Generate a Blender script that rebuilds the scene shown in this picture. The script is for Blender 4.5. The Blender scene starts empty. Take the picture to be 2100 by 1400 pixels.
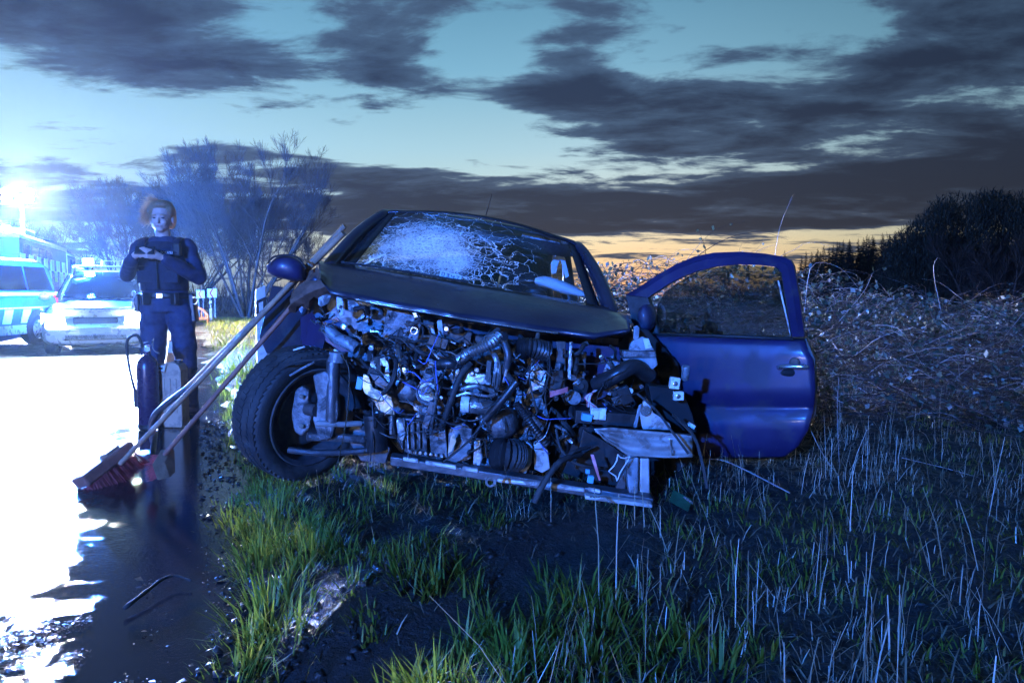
import bpy, bmesh, math, random
import numpy as np
from mathutils import Vector, Matrix, noise as mnoise
random.seed(7); RNG = np.random.default_rng(7)
R = math.radians
scene = bpy.context.scene
COL = scene.collection
# ------------------------------------------------------------------ camera
CAMZ = 1.0; F = 1400.0; PITCH = math.atan(100.0/1400.0)
cam_d = bpy.data.cameras.new('camera'); cam_d.lens = 24.0; cam_d.sensor_width = 36.0
cam_d.clip_start = 0.05; cam_d.clip_end = 3000.0
cam = bpy.data.objects.new('camera', cam_d); COL.objects.link(cam)
cam.location = (0, 0, CAMZ); cam.rotation_euler = (math.pi/2-PITCH, 0, 0)
scene.camera = cam
scene.view_settings.view_transform = 'Standard'; scene.view_settings.look = 'None'
scene.view_settings.exposure = 0.0; scene.view_settings.gamma = 1.0
scene.view_settings.use_curve_mapping = False
scene.render.engine = 'CYCLES'
cy = scene.cycles
cy.use_denoising = True
try: cy.denoiser = 'OPENIMAGEDENOISE'
except Exception: pass
cy.max_bounces = 6; cy.diffuse_bounces = 2; cy.glossy_bounces = 3; cy.transmission_bounces = 4
cy.transparent_max_bounces = 12; cy.volume_bounces = 0
cy.sample_clamp_indirect = 3.0; cy.caustics_reflective = False; cy.caustics_refractive = False
cy.use_light_tree = True

def ray(px, py):
    x = (px-1050)/F; y = -(py-700)/F
    s, c = math.sin(PITCH), math.cos(PITCH)
    return Vector((x, c+y*s, -s+y*c))
def P(px, py, Y):
    d = ray(px, py); return Vector((0, 0, CAMZ))+d*(Y/d.y)
def G(px, py, z=0.0):
    d = ray(px, py); t = (z-CAMZ)/d.z
    return Vector((0, 0, CAMZ))+d*t
def mpp(Y): return Y/F          # metres per photo pixel at distance Y

# ------------------------------------------------------------------ node helpers
class NT:
    def __init__(s, tree): s.t = tree; s.n = tree.nodes; s.l = tree.links
    def new(s, kind, **kw):
        nd = s.n.new(kind)
        for k, v in kw.items(): setattr(nd, k, v)
        return nd
    def link(s, a, b): s.l.new(a, b)
    def val(s, sock, v):
        if hasattr(v, 'is_output'): s.l.new(v, sock)
        else: sock.default_value = v
    def math(s, op, a, b=0.0, c=0.0, clamp=False):
        nd = s.new('ShaderNodeMath', operation=op, use_clamp=clamp)
        s.val(nd.inputs[0], a); s.val(nd.inputs[1], b)
        if len(nd.inputs) > 2: s.val(nd.inputs[2], c)
        return nd.outputs[0]
    def mix(s, f, a, b, blend='MIX'):
        nd = s.new('ShaderNodeMix', data_type='RGBA', blend_type=blend)
        s.val(nd.inputs[0], f); s.val(nd.inputs[6], a); s.val(nd.inputs[7], b)
        return nd.outputs[2]
    def smooth(s, v, lo, hi, a=0.0, b=1.0):
        nd = s.new('ShaderNodeMapRange', interpolation_type='SMOOTHSTEP')
        s.val(nd.inputs[0], v); s.val(nd.inputs[1], lo); s.val(nd.inputs[2], hi)
        s.val(nd.inputs[3], a); s.val(nd.inputs[4], b)
        return nd.outputs[0]
    def noise(s, vec, scale, detail=4.0, rough=0.55, dist=0.0):
        nd = s.new('ShaderNodeTexNoise')
        if vec is not None: s.link(vec, nd.inputs['Vector'])
        nd.inputs['Scale'].default_value = scale; nd.inputs['Detail'].default_value = detail
        nd.inputs['Roughness'].default_value = rough; nd.inputs['Distortion'].default_value = dist
        return nd.outputs['Fac']
    def ramp(s, v, stops, interp='LINEAR'):
        nd = s.new('ShaderNodeValToRGB'); cr = nd.color_ramp; cr.interpolation = interp
        while len(cr.elements) < len(stops): cr.elements.new(0.5)
        for e, (p, c) in zip(cr.elements, stops):
            e.position = p; e.color = (c[0], c[1], c[2], 1)
        s.val(nd.inputs[0], v); return nd.outputs[0]

# ------------------------------------------------------------------ world: dusk sky with broken cloud
world = bpy.data.worlds.new('World'); scene.world = world; world.use_nodes = True
w = NT(world.node_tree); w.n.clear()
tc = w.new('ShaderNodeTexCoord'); sep = w.new('ShaderNodeSeparateXYZ'); w.link(tc.outputs['Generated'], sep.inputs[0])
dx, dy, dz = sep.outputs
zc = w.math('MAXIMUM', dz, 0.0)
grad = w.ramp(zc, [(0.0, (.58, .40, .22)), (.03, (.74, .58, .34)), (.07, (.78, .74, .50)), (.12, (.56, .74, .72)),
                   (.20, (.36, .62, .74)), (.30, (.18, .44, .62)), (.42, (.08, .26, .42)), (1.0, (.03, .10, .20))])
cool = w.ramp(zc, [(0.0, (.22, .34, .42)), (.10, (.40, .62, .74)), (.20, (.38, .66, .82)), (.32, (.17, .42, .62)), (.5, (.07, .21, .36)), (1.0, (.03, .10, .20))])
# azimuth of the afterglow: a little right of straight ahead
hl = w.math('SQRT', w.math('ADD', w.math('MULTIPLY', dx, dx), w.math('MULTIPLY', dy, dy)))
hl = w.math('MAXIMUM', hl, 1e-3)
azd = w.math('DIVIDE', w.math('ADD', w.math('MULTIPLY', dx, 0.2), w.math('MULTIPLY', dy, 0.98)), hl)
warm = w.smooth(azd, 0.80, 0.985)
front = w.smooth(azd, -0.6, 0.9, 0.25, 1.0)
base = w.mix(warm, cool, grad)
# the physical twilight sky adds its own share
nish = w.new('ShaderNodeTexSky', sky_type='NISHITA'); nish.sun_disc = False
nish.sun_elevation = R(0.5); nish.sun_rotation = R(12); nish.air_density = 1.0; nish.dust_density = 1.0
base = w.mix(1.0, base, w.mix(1.0, nish.outputs[0], (.025, .025, .025, 1), 'MULTIPLY'), 'ADD')
rightdim = w.smooth(w.math('DIVIDE', dx, hl), 0.05, 0.75, 1.0, 0.55)
bright = w.math('MULTIPLY', front, rightdim)
base = w.mix(1.0, base, bright, 'MULTIPLY')
# clouds, on a plane overhead
den = w.math('ADD', zc, 0.10)
cx = w.math('DIVIDE', dx, den); cyy = w.math('DIVIDE', dy, den)
comb = w.new('ShaderNodeCombineXYZ'); w.val(comb.inputs[0], w.math('MULTIPLY', cx, 0.62)); w.val(comb.inputs[1], cyy); comb.inputs[2].default_value = 3.7
n1 = w.noise(comb.outputs[0], 2.3, 8.0, 0.58, 0.35)
n2 = w.noise(comb.outputs[0], 6.5, 6.0, 0.62, 0.4)
cov = w.math('ADD', w.math('MULTIPLY', n1, 0.72), w.math('MULTIPLY', n2, 0.28))
bias = w.ramp(zc, [(0.0, (.45,)*3), (.02, (.48,)*3), (.078, (.46,)*3), (.092, (.72,)*3), (.135, (.66,)*3), (.165, (.53,)*3),
                   (.21, (.46,)*3), (.30, (.50,)*3), (.5, (.54,)*3), (1, (.58,)*3)])
bias = w.math('SUBTRACT', bias, 0.5)
# weather pattern: broad masses and clearings
BL = [(60, 60, .07, .06, .07), (390, 130, .13, .05, .20), (780, 150, .06, .05, .16), (750, 10, .12, .04, .10), (1650, 190, .26, .08, .09), (1990, 160, .14, .10, .07),
      (1230, 60, .08, .04, .10), (1130, 200, .10, .05, .10), (900, 270, .14, .05, -.10), (160, 320, .2, .08, -.10), (560, 330, .12, .03, .08), (1350, 250, .22, .05, .08), (620, 60, .1, .08, -.12), (1000, 120, .05, .06, -.10), (1950, 330, .24, .05, .08), (1830, 60, .10, .05, -.08), (1400, 320, .2, .03, -.06)]
tot = bias
for (bx_, by_, sx_, sz_, amt) in BL:
    d = ray(bx_, by_).normalized()
    ax = w.math('DIVIDE', w.math('SUBTRACT', dx, d.x), sx_); az = w.math('DIVIDE', w.math('SUBTRACT', dz, d.z), sz_)
    r2 = w.math('ADD', w.math('MULTIPLY', ax, ax), w.math('MULTIPLY', az, az))
    g_ = w.math('MULTIPLY', w.math('EXPONENT', w.math('MULTIPLY', r2, -1.0)), amt)
    g_ = w.math('MULTIPLY', g_, w.math('GREATER_THAN', dy, 0.0))
    tot = w.math('ADD', tot, g_)
cov = w.math('ADD', cov, tot)
cloud = w.smooth(cov, 0.465, 0.57)
thick = w.smooth(cov, 0.50, 0.72)
ccol_l = w.mix(w.smooth(zc, 0.05, 0.30), (.075, .100, .165, 1), (.075, .135, .24, 1))
ccol_d = w.mix(w.smooth(zc, 0.05, 0.30), (.030, .033, .056, 1), (.026, .040, .085, 1))
ccol = w.mix(thick, ccol_l, ccol_d)
ccol = w.mix(1.0, ccol, w.math('ADD', w.math('MULTIPLY', bright, 0.85), 0.15), 'MULTIPLY')
skyc = w.mix(w.math('MULTIPLY', cloud, 0.98), base, ccol)
below = w.smooth(dz, -0.02, 0.0)
skyc = w.mix(below, (.02, .022, .03, 1), skyc)
bg = w.new('ShaderNodeBackground'); w.link(skyc, bg.inputs[0]); bg.inputs[1].default_value = 1.0
wo = w.new('ShaderNodeOutputWorld'); w.link(bg.outputs[0], wo.inputs[0])

# strengths of the lit lamps (all of them sit in fixtures that are built below)
BLUE = (0.03, 0.19, 1.0)
E_BEACON, E_FLOOD, E_HEAD = 9000.0, 2600.0, 2600.0; E_REAR = 46000.0; E_TRUCK = 1150.0

# ------------------------------------------------------------------ materials
MATS = {}
def mat(name, col, rough=0.6, metal=0.0, var=0.25, vscale=8.0, bump=0.0, bscale=60.0, coat=0.0, emit=None, estr=0.0,
        dirt=None, dscale=5.0, damt=0.5, spec=0.5, detail=5.0, translucent=0.0, rvar=0.15):
    """procedural principled: colour varied by noise, optional dirt layer, roughness breakup and bump"""
    m = bpy.data.materials.new(name); m.use_nodes = True; t = NT(m.node_tree); t.n.clear()
    o = t.new('ShaderNodeOutputMaterial'); b = t.new('ShaderNodeBsdfPrincipled'); 
    c = t.new('ShaderNodeTexCoord').outputs['Object']
    nz = t.noise(c, vscale, detail, 0.6)
    lo = tuple(x*(1-var) for x in col)+(1,); hi = tuple(min(1, x*(1+var)) for x in col)+(1,)
    cc = t.mix(t.smooth(nz, 0.3, 0.7), lo, hi)
    rr = t.math('ADD', rough, t.math('MULTIPLY', t.math('SUBTRACT', t.noise(c, vscale*2.3, 4.0), 0.5), rvar*2), clamp=True)
    if dirt:
        dm = t.math('MULTIPLY', t.smooth(t.noise(c, dscale, 6.0, 0.65, 0.4), 0.5, 0.62), damt)
        cc = t.mix(dm, cc, tuple(dirt)+(1,))
        rr = t.math('ADD', rr, t.math('MULTIPLY', dm, 0.35), clamp=True)
        b.inputs['Metallic'].default_value = metal
        if metal: t.val(b.inputs['Metallic'], t.math('MULTIPLY', t.math('SUBTRACT', 1.0, dm), metal))
    else: b.inputs['Metallic'].default_value = metal
    t.val(b.inputs['Base Color'], cc); t.val(b.inputs['Roughness'], rr)
    b.inputs['Specular IOR Level'].default_value = spec
    if coat: b.inputs['Coat Weight'].default_value = coat; b.inputs['Coat Roughness'].default_value = 0.12
    if emit:
        b.inputs['Emission Color'].default_value = tuple(emit)+(1,); b.inputs['Emission Strength'].default_value = estr
    if bump:
        bn = t.new('ShaderNodeBump'); bn.inputs['Strength'].default_value = bump; bn.inputs['Distance'].default_value = 0.01
        t.val(bn.inputs['Height'], t.noise(c, bscale, 5.0, 0.6)); t.link(bn.outputs[0], b.inputs['Normal'])
    out = b.outputs[0]
    if translucent:
        tr = t.new('ShaderNodeBsdfTranslucent'); t.val(tr.inputs[0], cc); mx = t.new('ShaderNodeMixShader')
        mx.inputs[0].default_value = translucent; t.link(b.outputs[0], mx.inputs[1]); t.link(tr.outputs[0], mx.inputs[2]); out = mx.outputs[0]
    t.link(out, o.inputs[0]); MATS[name] = m; return m
def emat(name, col, strength):
    m = bpy.data.materials.new(name); m.use_nodes = True; t = NT(m.node_tree); t.n.clear()
    o = t.new('ShaderNodeOutputMaterial'); e = t.new('ShaderNodeEmission'); e.inputs[0].default_value = tuple(col)+(1,); e.inputs[1].default_value = strength
    t.link(e.outputs[0], o.inputs[0]); MATS[name] = m; return m
def glassmat(name, tint=(.8, .9, .95), refl=0.12, rough=0.02, crack=None, axes=None):
    m = bpy.data.materials.new(name); m.use_nodes = True; t = NT(m.node_tree); t.n.clear()
    o = t.new('ShaderNodeOutputMaterial'); tr = t.new('ShaderNodeBsdfTransparent'); tr.inputs[0].default_value = tuple(tint)+(1,)
    gl = t.new('ShaderNodeBsdfGlossy'); gl.inputs['Roughness'].default_value = rough; gl.inputs[0].default_value = (.9, .95, 1, 1)
    lw = t.new('ShaderNodeLayerWeight'); lw.inputs[0].default_value = .5
    c = t.new('ShaderNodeTexCoord').outputs['Object']
    f = t.math('ADD', t.math('MULTIPLY', t.math('POWER', lw.outputs['Facing'], 4.0), .9), .04+refl*0.25, clamp=True)
    mx = t.new('ShaderNodeMixShader'); t.val(mx.inputs[0], f); t.link(tr.outputs[0], mx.inputs[1]); t.link(gl.outputs[0], mx.inputs[2])
    out = mx.outputs[0]
    if crack:
        pts = crack; dist = None
        for (p, rad) in pts:
            v = t.new('ShaderNodeVectorMath', operation='DISTANCE'); t.link(c, v.inputs[0]); v.inputs[1].default_value = p
            dd = t.math('DIVIDE', v.outputs['Value'], rad)
            dist = dd if dist is None else t.math('MINIMUM', dist, dd)
        wob = t.math('MULTIPLY', t.math('SUBTRACT', t.noise(c, 9.0, 5.0), 0.5), 0.9)
        dd = t.math('ADD', dist, wob)
        cr = None
        for k_, (p, rad) in enumerate(pts):       # spider web: cells in polar coordinates about each impact
            df_ = t.new('ShaderNodeVectorMath', operation='SUBTRACT'); t.link(c, df_.inputs[0]); df_.inputs[1].default_value = p
            def dot(ax):
                n_ = t.new('ShaderNodeVectorMath', operation='DOT_PRODUCT'); t.link(df_.outputs[0], n_.inputs[0]); n_.inputs[1].default_value = ax; return n_.outputs['Value']
            du, dv = dot(tuple(axes[0])), dot(tuple(axes[1]))
            rr = t.math('SQRT', t.math('ADD', t.math('MULTIPLY', du, du), t.math('MULTIPLY', dv, dv)))
            cb = t.new('ShaderNodeCombineXYZ'); t.val(cb.inputs[0], t.math('ADD', t.math('MULTIPLY', t.math('ARCTAN2', dv, du), 1.6), t.math('MULTIPLY', t.noise(c, 7.0, 4.0), 1.1)))
            t.val(cb.inputs[1], t.math('ADD', t.math('MULTIPLY', t.math('LOGARITHM', t.math('ADD', rr, .03), 2.718), 1.5), t.math('MULTIPLY', t.noise(c, 11.0, 3.0), .5))); cb.inputs[2].default_value = k_*3.1
            for sc_, th, reach, wg in ((2.6, .030, 2.0, 1.0), (6.0, .055, 1.15, .9)):
                vo = t.new('ShaderNodeTexVoronoi', feature='DISTANCE_TO_EDGE'); vo.inputs['Scale'].default_value = sc_; t.link(cb.outputs[0], vo.inputs['Vector'])
                e = t.math('MULTIPLY', t.smooth(vo.outputs['Distance'], 0.0, th, wg, 0.0), t.smooth(t.math('ADD', t.math('DIVIDE', rr, rad), wob), reach, reach*.5))
                cr = e if cr is None else t.math('MAXIMUM', cr, e)
        vo = t.new('ShaderNodeTexVoronoi', feature='DISTANCE_TO_EDGE'); vo.inputs['Scale'].default_value = 75; t.link(c, vo.inputs['Vector'])
        fine_ = t.math('MULTIPLY', t.smooth(vo.outputs['Distance'], 0.0, .12, .9, 0.0), t.smooth(dd, .80, .35)); cr = t.math('MAXIMUM', cr, fine_)
        # concentric breaks round the impact and crushed core
        ring = t.math('ABSOLUTE', t.math('SINE', t.math('MULTIPLY', t.math('ADD', dist, t.math('MULTIPLY', wob, .25)), 22.0)))
        ring = t.math('MULTIPLY', t.smooth(ring, .18, .0), t.smooth(dd, 1.1, .3))
        cr = t.math('MAXIMUM', cr, ring)
        core = t.math('MULTIPLY', t.smooth(dd, .80, .15), t.smooth(t.noise(c, 70.0, 4.0, .7), .36, .56))
        cr = t.math('MAXIMUM', cr, t.math('MULTIPLY', core, .95))
        spk = t.math('MULTIPLY', t.smooth(t.noise(c, 260.0, 2.0, .5), .68, .74), t.smooth(dd, 2.2, .6))
        cr = t.math('MAXIMUM', cr, spk, clamp=True)
        df = t.new('ShaderNodeBsdfDiffuse'); df.inputs[0].default_value = (.90, .95, .97, 1)
        tl = t.new('ShaderNodeBsdfTranslucent'); tl.inputs[0].default_value = (.90, .95, .97, 1)
        m1 = t.new('ShaderNodeMixShader'); m1.inputs[0].default_value = .35; t.link(df.outputs[0], m1.inputs[1]); t.link(tl.outputs[0], m1.inputs[2])
        m2 = t.new('ShaderNodeMixShader'); t.val(m2.inputs[0], t.math('MULTIPLY', cr, .95)); t.link(out, m2.inputs[1]); t.link(m1.outputs[0], m2.inputs[2])
        out = m2.outputs[0]
    t.link(out, o.inputs[0]); MATS[name] = m; return m
def bladesmat(name, stops, translucent=0.45, rough=0.55):
    m = bpy.data.materials.new(name); m.use_nodes = True; t = NT(m.node_tree); t.n.clear()
    o = t.new('ShaderNodeOutputMaterial'); at = t.new('ShaderNodeAttribute', attribute_name='rnd')
    cc = t.ramp(at.outputs['Fac'], stops)
    b = t.new('ShaderNodeBsdfPrincipled'); t.val(b.inputs['Base Color'], cc); b.inputs['Roughness'].default_value = rough
    tr = t.new('ShaderNodeBsdfTranslucent'); t.val(tr.inputs[0], cc); mx = t.new('ShaderNodeMixShader'); mx.inputs[0].default_value = translucent
    t.link(b.outputs[0], mx.inputs[1]); t.link(tr.outputs[0], mx.inputs[2]); t.link(mx.outputs[0], o.inputs[0]); MATS[name] = m; return m

mat('paint_blue', (.018, .015, .062), .46, .15, .18, 5, coat=.25, dirt=(.05, .042, .055), dscale=5.5, damt=.6, bump=.10, bscale=7)
mat('paint_dark', (.030, .032, .055), .32, .3, .2, 4, coat=.5, dirt=(.06, .055, .05), dscale=7, damt=.55, bump=.12, bscale=9)
mat('inner_metal', (.26, .30, .34), .45, .4, .35, 12, bump=.25, dirt=(.04, .035, .035), dscale=15, damt=.85)
mat('alu', (.42, .43, .45), .34, .9, .35, 18, bump=.4, bscale=90, dirt=(.035, .03, .03), dscale=13, damt=.9)
mat('cast', (.20, .19, .20), .46, .7, .45, 20, bump=.6, bscale=110, dirt=(.02, .018, .018), dscale=11, damt=.9)
mat('steel_dark', (.10, .10, .11), .42, .6, .3, 20, bump=.25, dirt=(.06, .035, .025), dscale=12, damt=.6)
mat('plastic_black', (.018, .018, .02), .38, 0, .3, 20, bump=.15, dirt=(.05, .045, .045), dscale=14, damt=.35)
mat('rubber', (.022, .022, .024), .62, 0, .3, 12, bump=.3, bscale=80, dirt=(.07, .065, .06), dscale=9, damt=.5)
mat('plastic_white', (.72, .76, .78), .4, 0, .08, 30, dirt=(.2, .19, .18), dscale=30, damt=.5)
mat('plastic_cyan', (.12, .42, .62), .4, 0, .08, 30)
mat('bare_bright', (.72, .76, .80), .22, .9, .1, 40, bump=.2)
mat('beam', (.48, .46, .46), .5, .45, .25, 9, bump=.35, bscale=40, dirt=(.12, .07, .05), dscale=11, damt=.75)
mat('cream_metal', (.75, .62, .42), .34, .6, .15, 25, bump=.2, dirt=(.08, .06, .05), dscale=22, damt=.7)
mat('rust', (.13, .065, .04), .7, .2, .4, 26, bump=.5)
mat('wire_pink', (.75, .22, .25), .5); mat('wire_blue', (.1, .16, .5), .5); mat('wire_white', (.75, .75, .78), .45)
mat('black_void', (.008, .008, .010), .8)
mat('fabric_dark', (.022, .022, .028), .9, 0, .3, 60, bump=.3, bscale=300)
mat('airbag', (.75, .80, .84), .75, 0, .08, 14, bump=.5, bscale=22)
mat('paper', (.72, .78, .80), .8)
mat('ink', (.04, .05, .10), .8)
mat('pcb', (.015, .10, .05), .35, 0, .3, 50)
mat('wood', (.33, .20, .12), .55, 0, .3, 9, bump=.3, bscale=50, dirt=(.08, .06, .05), dscale=7, damt=.4)
mat('wood_red', (.30, .12, .08), .6, 0, .25, 10, bump=.3)
mat('bristle_red', (.33, .045, .04), .7, 0, .3, 40)
mat('tool_metal', (.20, .20, .22), .35, .8, .2, 20, dirt=(.06, .05, .045), dscale=10, damt=.5)
# ------------------------------------------------------------------ mesh builder
class MB:
    def __init__(s): s.v = []; s.f = []
    def add(s, vs, fs):
        o = len(s.v); s.v += [Vector(v) for v in vs]; s.f += [tuple(i+o for i in f) for f in fs]; return s
    def box(s, c, size, rot=None, taper=1.0):
        hx, hy, hz = (d/2 for d in size); vs = []
        for z in (-hz, hz):
            k = taper if z > 0 else 1.0
            for x, y in ((-hx, -hy), (hx, -hy), (hx, hy), (-hx, hy)): vs.append(Vector((x*k, y*k, z)))
        if rot is not None: vs = [rot@v for v in vs]
        c = Vector(c); return s.add([v+c for v in vs], [(3, 2, 1, 0), (4, 5, 6, 7), (0, 1, 5, 4), (1, 2, 6, 5), (2, 3, 7, 6), (3, 0, 4, 7)])
    def tube(s, pts, rad, n=8, cap=True, flat=None, up=None):
        pts = [Vector(p) for p in pts]; m = len(pts)
        if not hasattr(rad, '__len__'): rad = [rad]*m
        prev = None; rings = []
        for i, p in enumerate(pts):
            d = (pts[min(i+1, m-1)]-pts[max(i-1, 0)])
            d = d.normalized() if d.length > 1e-9 else Vector((0, 0, 1))
            if prev is None:
                a = Vector(up) if up is not None else (Vector((0, 0, 1)) if abs(d.z) < .9 else Vector((1, 0, 0)))
            else: a = prev
            u = (a-d*a.dot(d))
            if u.length < 1e-6: u = d.orthogonal()
            u.normalize(); v = d.cross(u); prev = u
            k = flat or 1.0
            rings.append([p+(u*math.cos(t)+v*math.sin(t)*k)*rad[i] for t in (2*math.pi*j/n for j in range(n))])
        vs = [x for r in rings for x in r]; fs = []
        for i in range(m-1):
            for j in range(n):
                a = i*n+j; b = i*n+(j+1) % n; fs.append((a, b, b+n, a+n))
        if cap: fs.append(tuple(range(n-1, -1, -1))); fs.append(tuple((m-1)*n+j for j in range(n)))
        return s.add(vs, fs)
    def lathe(s, prof, origin, axis, n=20, cap=True, arc=None):
        a = Vector(axis).normalized(); u = a.orthogonal().normalized(); v = a.cross(u); o = Vector(origin)
        vs = []; fs = []; m = len(prof)
        for r, h in prof:
            for j in range(n):
                t = 2*math.pi*j/n; vs.append(o+a*h+(u*math.cos(t)+v*math.sin(t))*r)
        for i in range(m-1):
            for j in range(n):
                b = i*n+(j+1) % n; c = i*n+j; fs.append((c, b, b+n, c+n))
        if cap:
            if prof[0][0] > 1e-5: fs.append(tuple(range(n-1, -1, -1)))
            if prof[-1][0] > 1e-5: fs.append(tuple((m-1)*n+j for j in range(n)))
        return s.add(vs, fs)
    def plate(s, pts, ext):
        pts = [Vector(p) for p in pts]; e = Vector(ext); n = len(pts)
        fs = [tuple(range(n)), tuple(range(2*n-1, n-1, -1))]
        fs += [(j, j+n, (j+1) % n+n, (j+1) % n) for j in range(n)]
        return s.add(pts+[p+e for p in pts], fs)
    def grid(s, rows, close=False):
        n = len(rows[0]); vs = [p for r in rows for p in r]; fs = []
        for i in range(len(rows)-1):
            for j in range(n if close else n-1):
                b = (j+1) % n; fs.append((i*n+j, i*n+b, (i+1)*n+b, (i+1)*n+j))
        return s.add(vs, fs)
    def blob(s, p0, r0, p1, r1, n=14, k=1.0, side=None):
        """closed tapered capsule"""
        p0, p1 = Vector(p0), Vector(p1); d = p1-p0; L = d.length; d = d/L if L > 1e-6 else Vector((0, 0, 1))
        pts = []; rr = []
        for t in (-.98, -.85, -.5, 0): pts.append(p0+d*t*r0); rr.append(r0*math.sqrt(max(0.003, 1-t*t)))
        for t in (0, .5, .85, .98): pts.append(p1+d*t*r1); rr.append(r1*math.sqrt(max(0.003, 1-t*t)))
        return s.tube(pts, rr, n, True, k, side)
    def ell(s, c, r, rot=None, n=14, m=9):
        vs = []; fs = []; c = Vector(c)
        for i in range(m+1):
            ph = math.pi*i/m
            for j in range(n):
                t = 2*math.pi*j/n; q = Vector((r[0]*math.sin(ph)*math.cos(t), r[1]*math.sin(ph)*math.sin(t), r[2]*math.cos(ph)))
                vs.append(c+(rot@q if rot is not None else q))
        for i in range(m):
            for j in range(n):
                b = (j+1) % n; fs.append((i*n+j, (i+1)*n+j, (i+1)*n+b, i*n+b))
        return s.add(vs, fs)
    def build(s, name, m, parent=None, smooth=False, bevel=0.0, world=True, solid=0.0, label=None, sub=0, weld=True):
        off = root_loc(parent) if (world and parent is not None) else Vector((0, 0, 0))
        me = bpy.data.meshes.new(name); me.from_pydata([tuple(v-off) for v in s.v], [], s.f)
        if weld:
            bm = bmesh.new(); bm.from_mesh(me); bmesh.ops.remove_doubles(bm, verts=bm.verts, dist=1e-5)
            bmesh.ops.recalc_face_normals(bm, faces=bm.faces); bm.to_mesh(me); bm.free()
        me.update(); o = bpy.data.objects.new(name, me); COL.objects.link(o)
        me.materials.append(MATS[m] if isinstance(m, str) else m)
        if parent is not None: o.parent = parent
        if smooth:
            me.polygons.foreach_set('use_smooth', [True]*len(me.polygons))
            if smooth == 'auto':
                try: me.set_sharp_from_angle(angle=R(38))
                except Exception: pass
        if solid:
            md = o.modifiers.new('solid', 'SOLIDIFY'); md.thickness = solid; md.offset = 0
        if bevel:
            md = o.modifiers.new('bevel', 'BEVEL'); md.width = bevel; md.segments = 2; md.limit_method = 'ANGLE'
        if sub:
            md = o.modifiers.new('sub', 'SUBSURF'); md.levels = sub; md.render_levels = sub
        if label: o['label'] = label
        return o
def root_loc(o):
    while o.parent is not None: o = o.parent
    return Vector(o.location)
def thing(name, label, cat, loc=(0, 0, 0), rotz=0.0, group=None):
    o = bpy.data.objects.new(name, None); COL.objects.link(o); o.location = loc; o.rotation_euler = (0, 0, rotz)
    o.empty_display_size = .2
    return tag(o, label, cat, group)
def tag(o, label=None, cat=None, group=None, kind=None):
    if label: o['label'] = label
    if cat: o['category'] = cat
    if group: o['group'] = group
    if kind: o['kind'] = kind
    return o
def dup(root, loc, rotz, label, group=None):
    def cp(o, par):
        c = o.copy(); COL.objects.link(c); c.parent = par
        for ch in o.children: cp(ch, c)
        return c
    r = cp(root, None); r.location = loc; r.rotation_euler = (0, 0, rotz); r['label'] = label
    if group: r['group'] = group
    return r
def rz(a): return Matrix.Rotation(a, 3, 'Z')
def ry(a): return Matrix.Rotation(a, 3, 'Y')
def rx(a): return Matrix.Rotation(a, 3, 'X')
def lerp(a, b, t): return a+(b-a)*t
def polyat(pts, t):
    """point at fraction t along a polyline of tuples, by index spacing"""
    n = len(pts)-1; u = min(max(t, 0), 1)*n; i = min(int(u), n-1); k = u-i
    return tuple(lerp(a, b, k) for a, b in zip(pts[i], pts[i+1]))
def smoothpts(pts, n=24):
    pts = [Vector(p) for p in pts]; q = [pts[0]*2-pts[1]]+pts+[pts[-1]*2-pts[-2]]; out = []
    m = len(pts)-1
    for k in range(n+1):
        u = m*k/n; i = min(int(u), m-1); t = u-i; a, b, c, d = q[i:i+4]
        out.append(.5*((2*b)+(c-a)*t+(2*a-5*b+4*c-d)*t*t+(3*b-a-3*c+d)*t**3))
    return out
def fast_mesh(name, verts, tris, m, rnd=None, parent=None, smooth=False):
    me = bpy.data.meshes.new(name); nv = len(verts); nf = len(tris); k = tris.shape[1]
    me.vertices.add(nv); me.vertices.foreach_set('co', np.asarray(verts, np.float32).ravel())
    me.loops.add(nf*k); me.loops.foreach_set('vertex_index', np.asarray(tris, np.int32).ravel())
    me.polygons.add(nf); me.polygons.foreach_set('loop_start', np.arange(0, nf*k, k, dtype=np.int32))
    me.polygons.foreach_set('loop_total', np.full(nf, k, np.int32))
    if smooth: me.polygons.foreach_set('use_smooth', np.ones(nf, bool))
    if rnd is not None:
        at = me.attributes.new('rnd', 'FLOAT', 'POINT'); at.data.foreach_set('value', np.asarray(rnd, np.float32))
    me.update(calc_edges=True); me.validate()
    o = bpy.data.objects.new(name, me); COL.objects.link(o); me.materials.append(MATS[m])
    if parent is not None: o.parent = parent
    return o

# ------------------------------------------------------------------ terrain
def _h(ix, iy, s): 
    n = (ix*374761393+iy*668265263+s*974634777) & 0xFFFFFFFF
    n = ((n ^ (n >> 13))*1274126177) & 0xFFFFFFFF
    return ((n ^ (n >> 16)) & 0xFFFF)/65535.0
def vnoise(x, y, sc=1.0, seed=0):
    x = np.asarray(x, float)*sc; y = np.asarray(y, float)*sc
    ix = np.floor(x).astype(np.int64); iy = np.floor(y).astype(np.int64); fx = x-ix; fy = y-iy
    fx = fx*fx*(3-2*fx); fy = fy*fy*(3-2*fy)
    a, b, c, d = _h(ix, iy, seed), _h(ix+1, iy, seed), _h(ix, iy+1, seed), _h(ix+1, iy+1, seed)
    return (a*(1-fx)+b*fx)*(1-fy)+(c*(1-fx)+d*fx)*fy
def fbm(x, y, sc=1.0, seed=0, o=4):
    r = 0; amp = .5; tot = 0
    for k in range(o): r = r+vnoise(x, y, sc*2**k, seed+k*17)*amp; tot += amp; amp *= .5
    return r/tot
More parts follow.
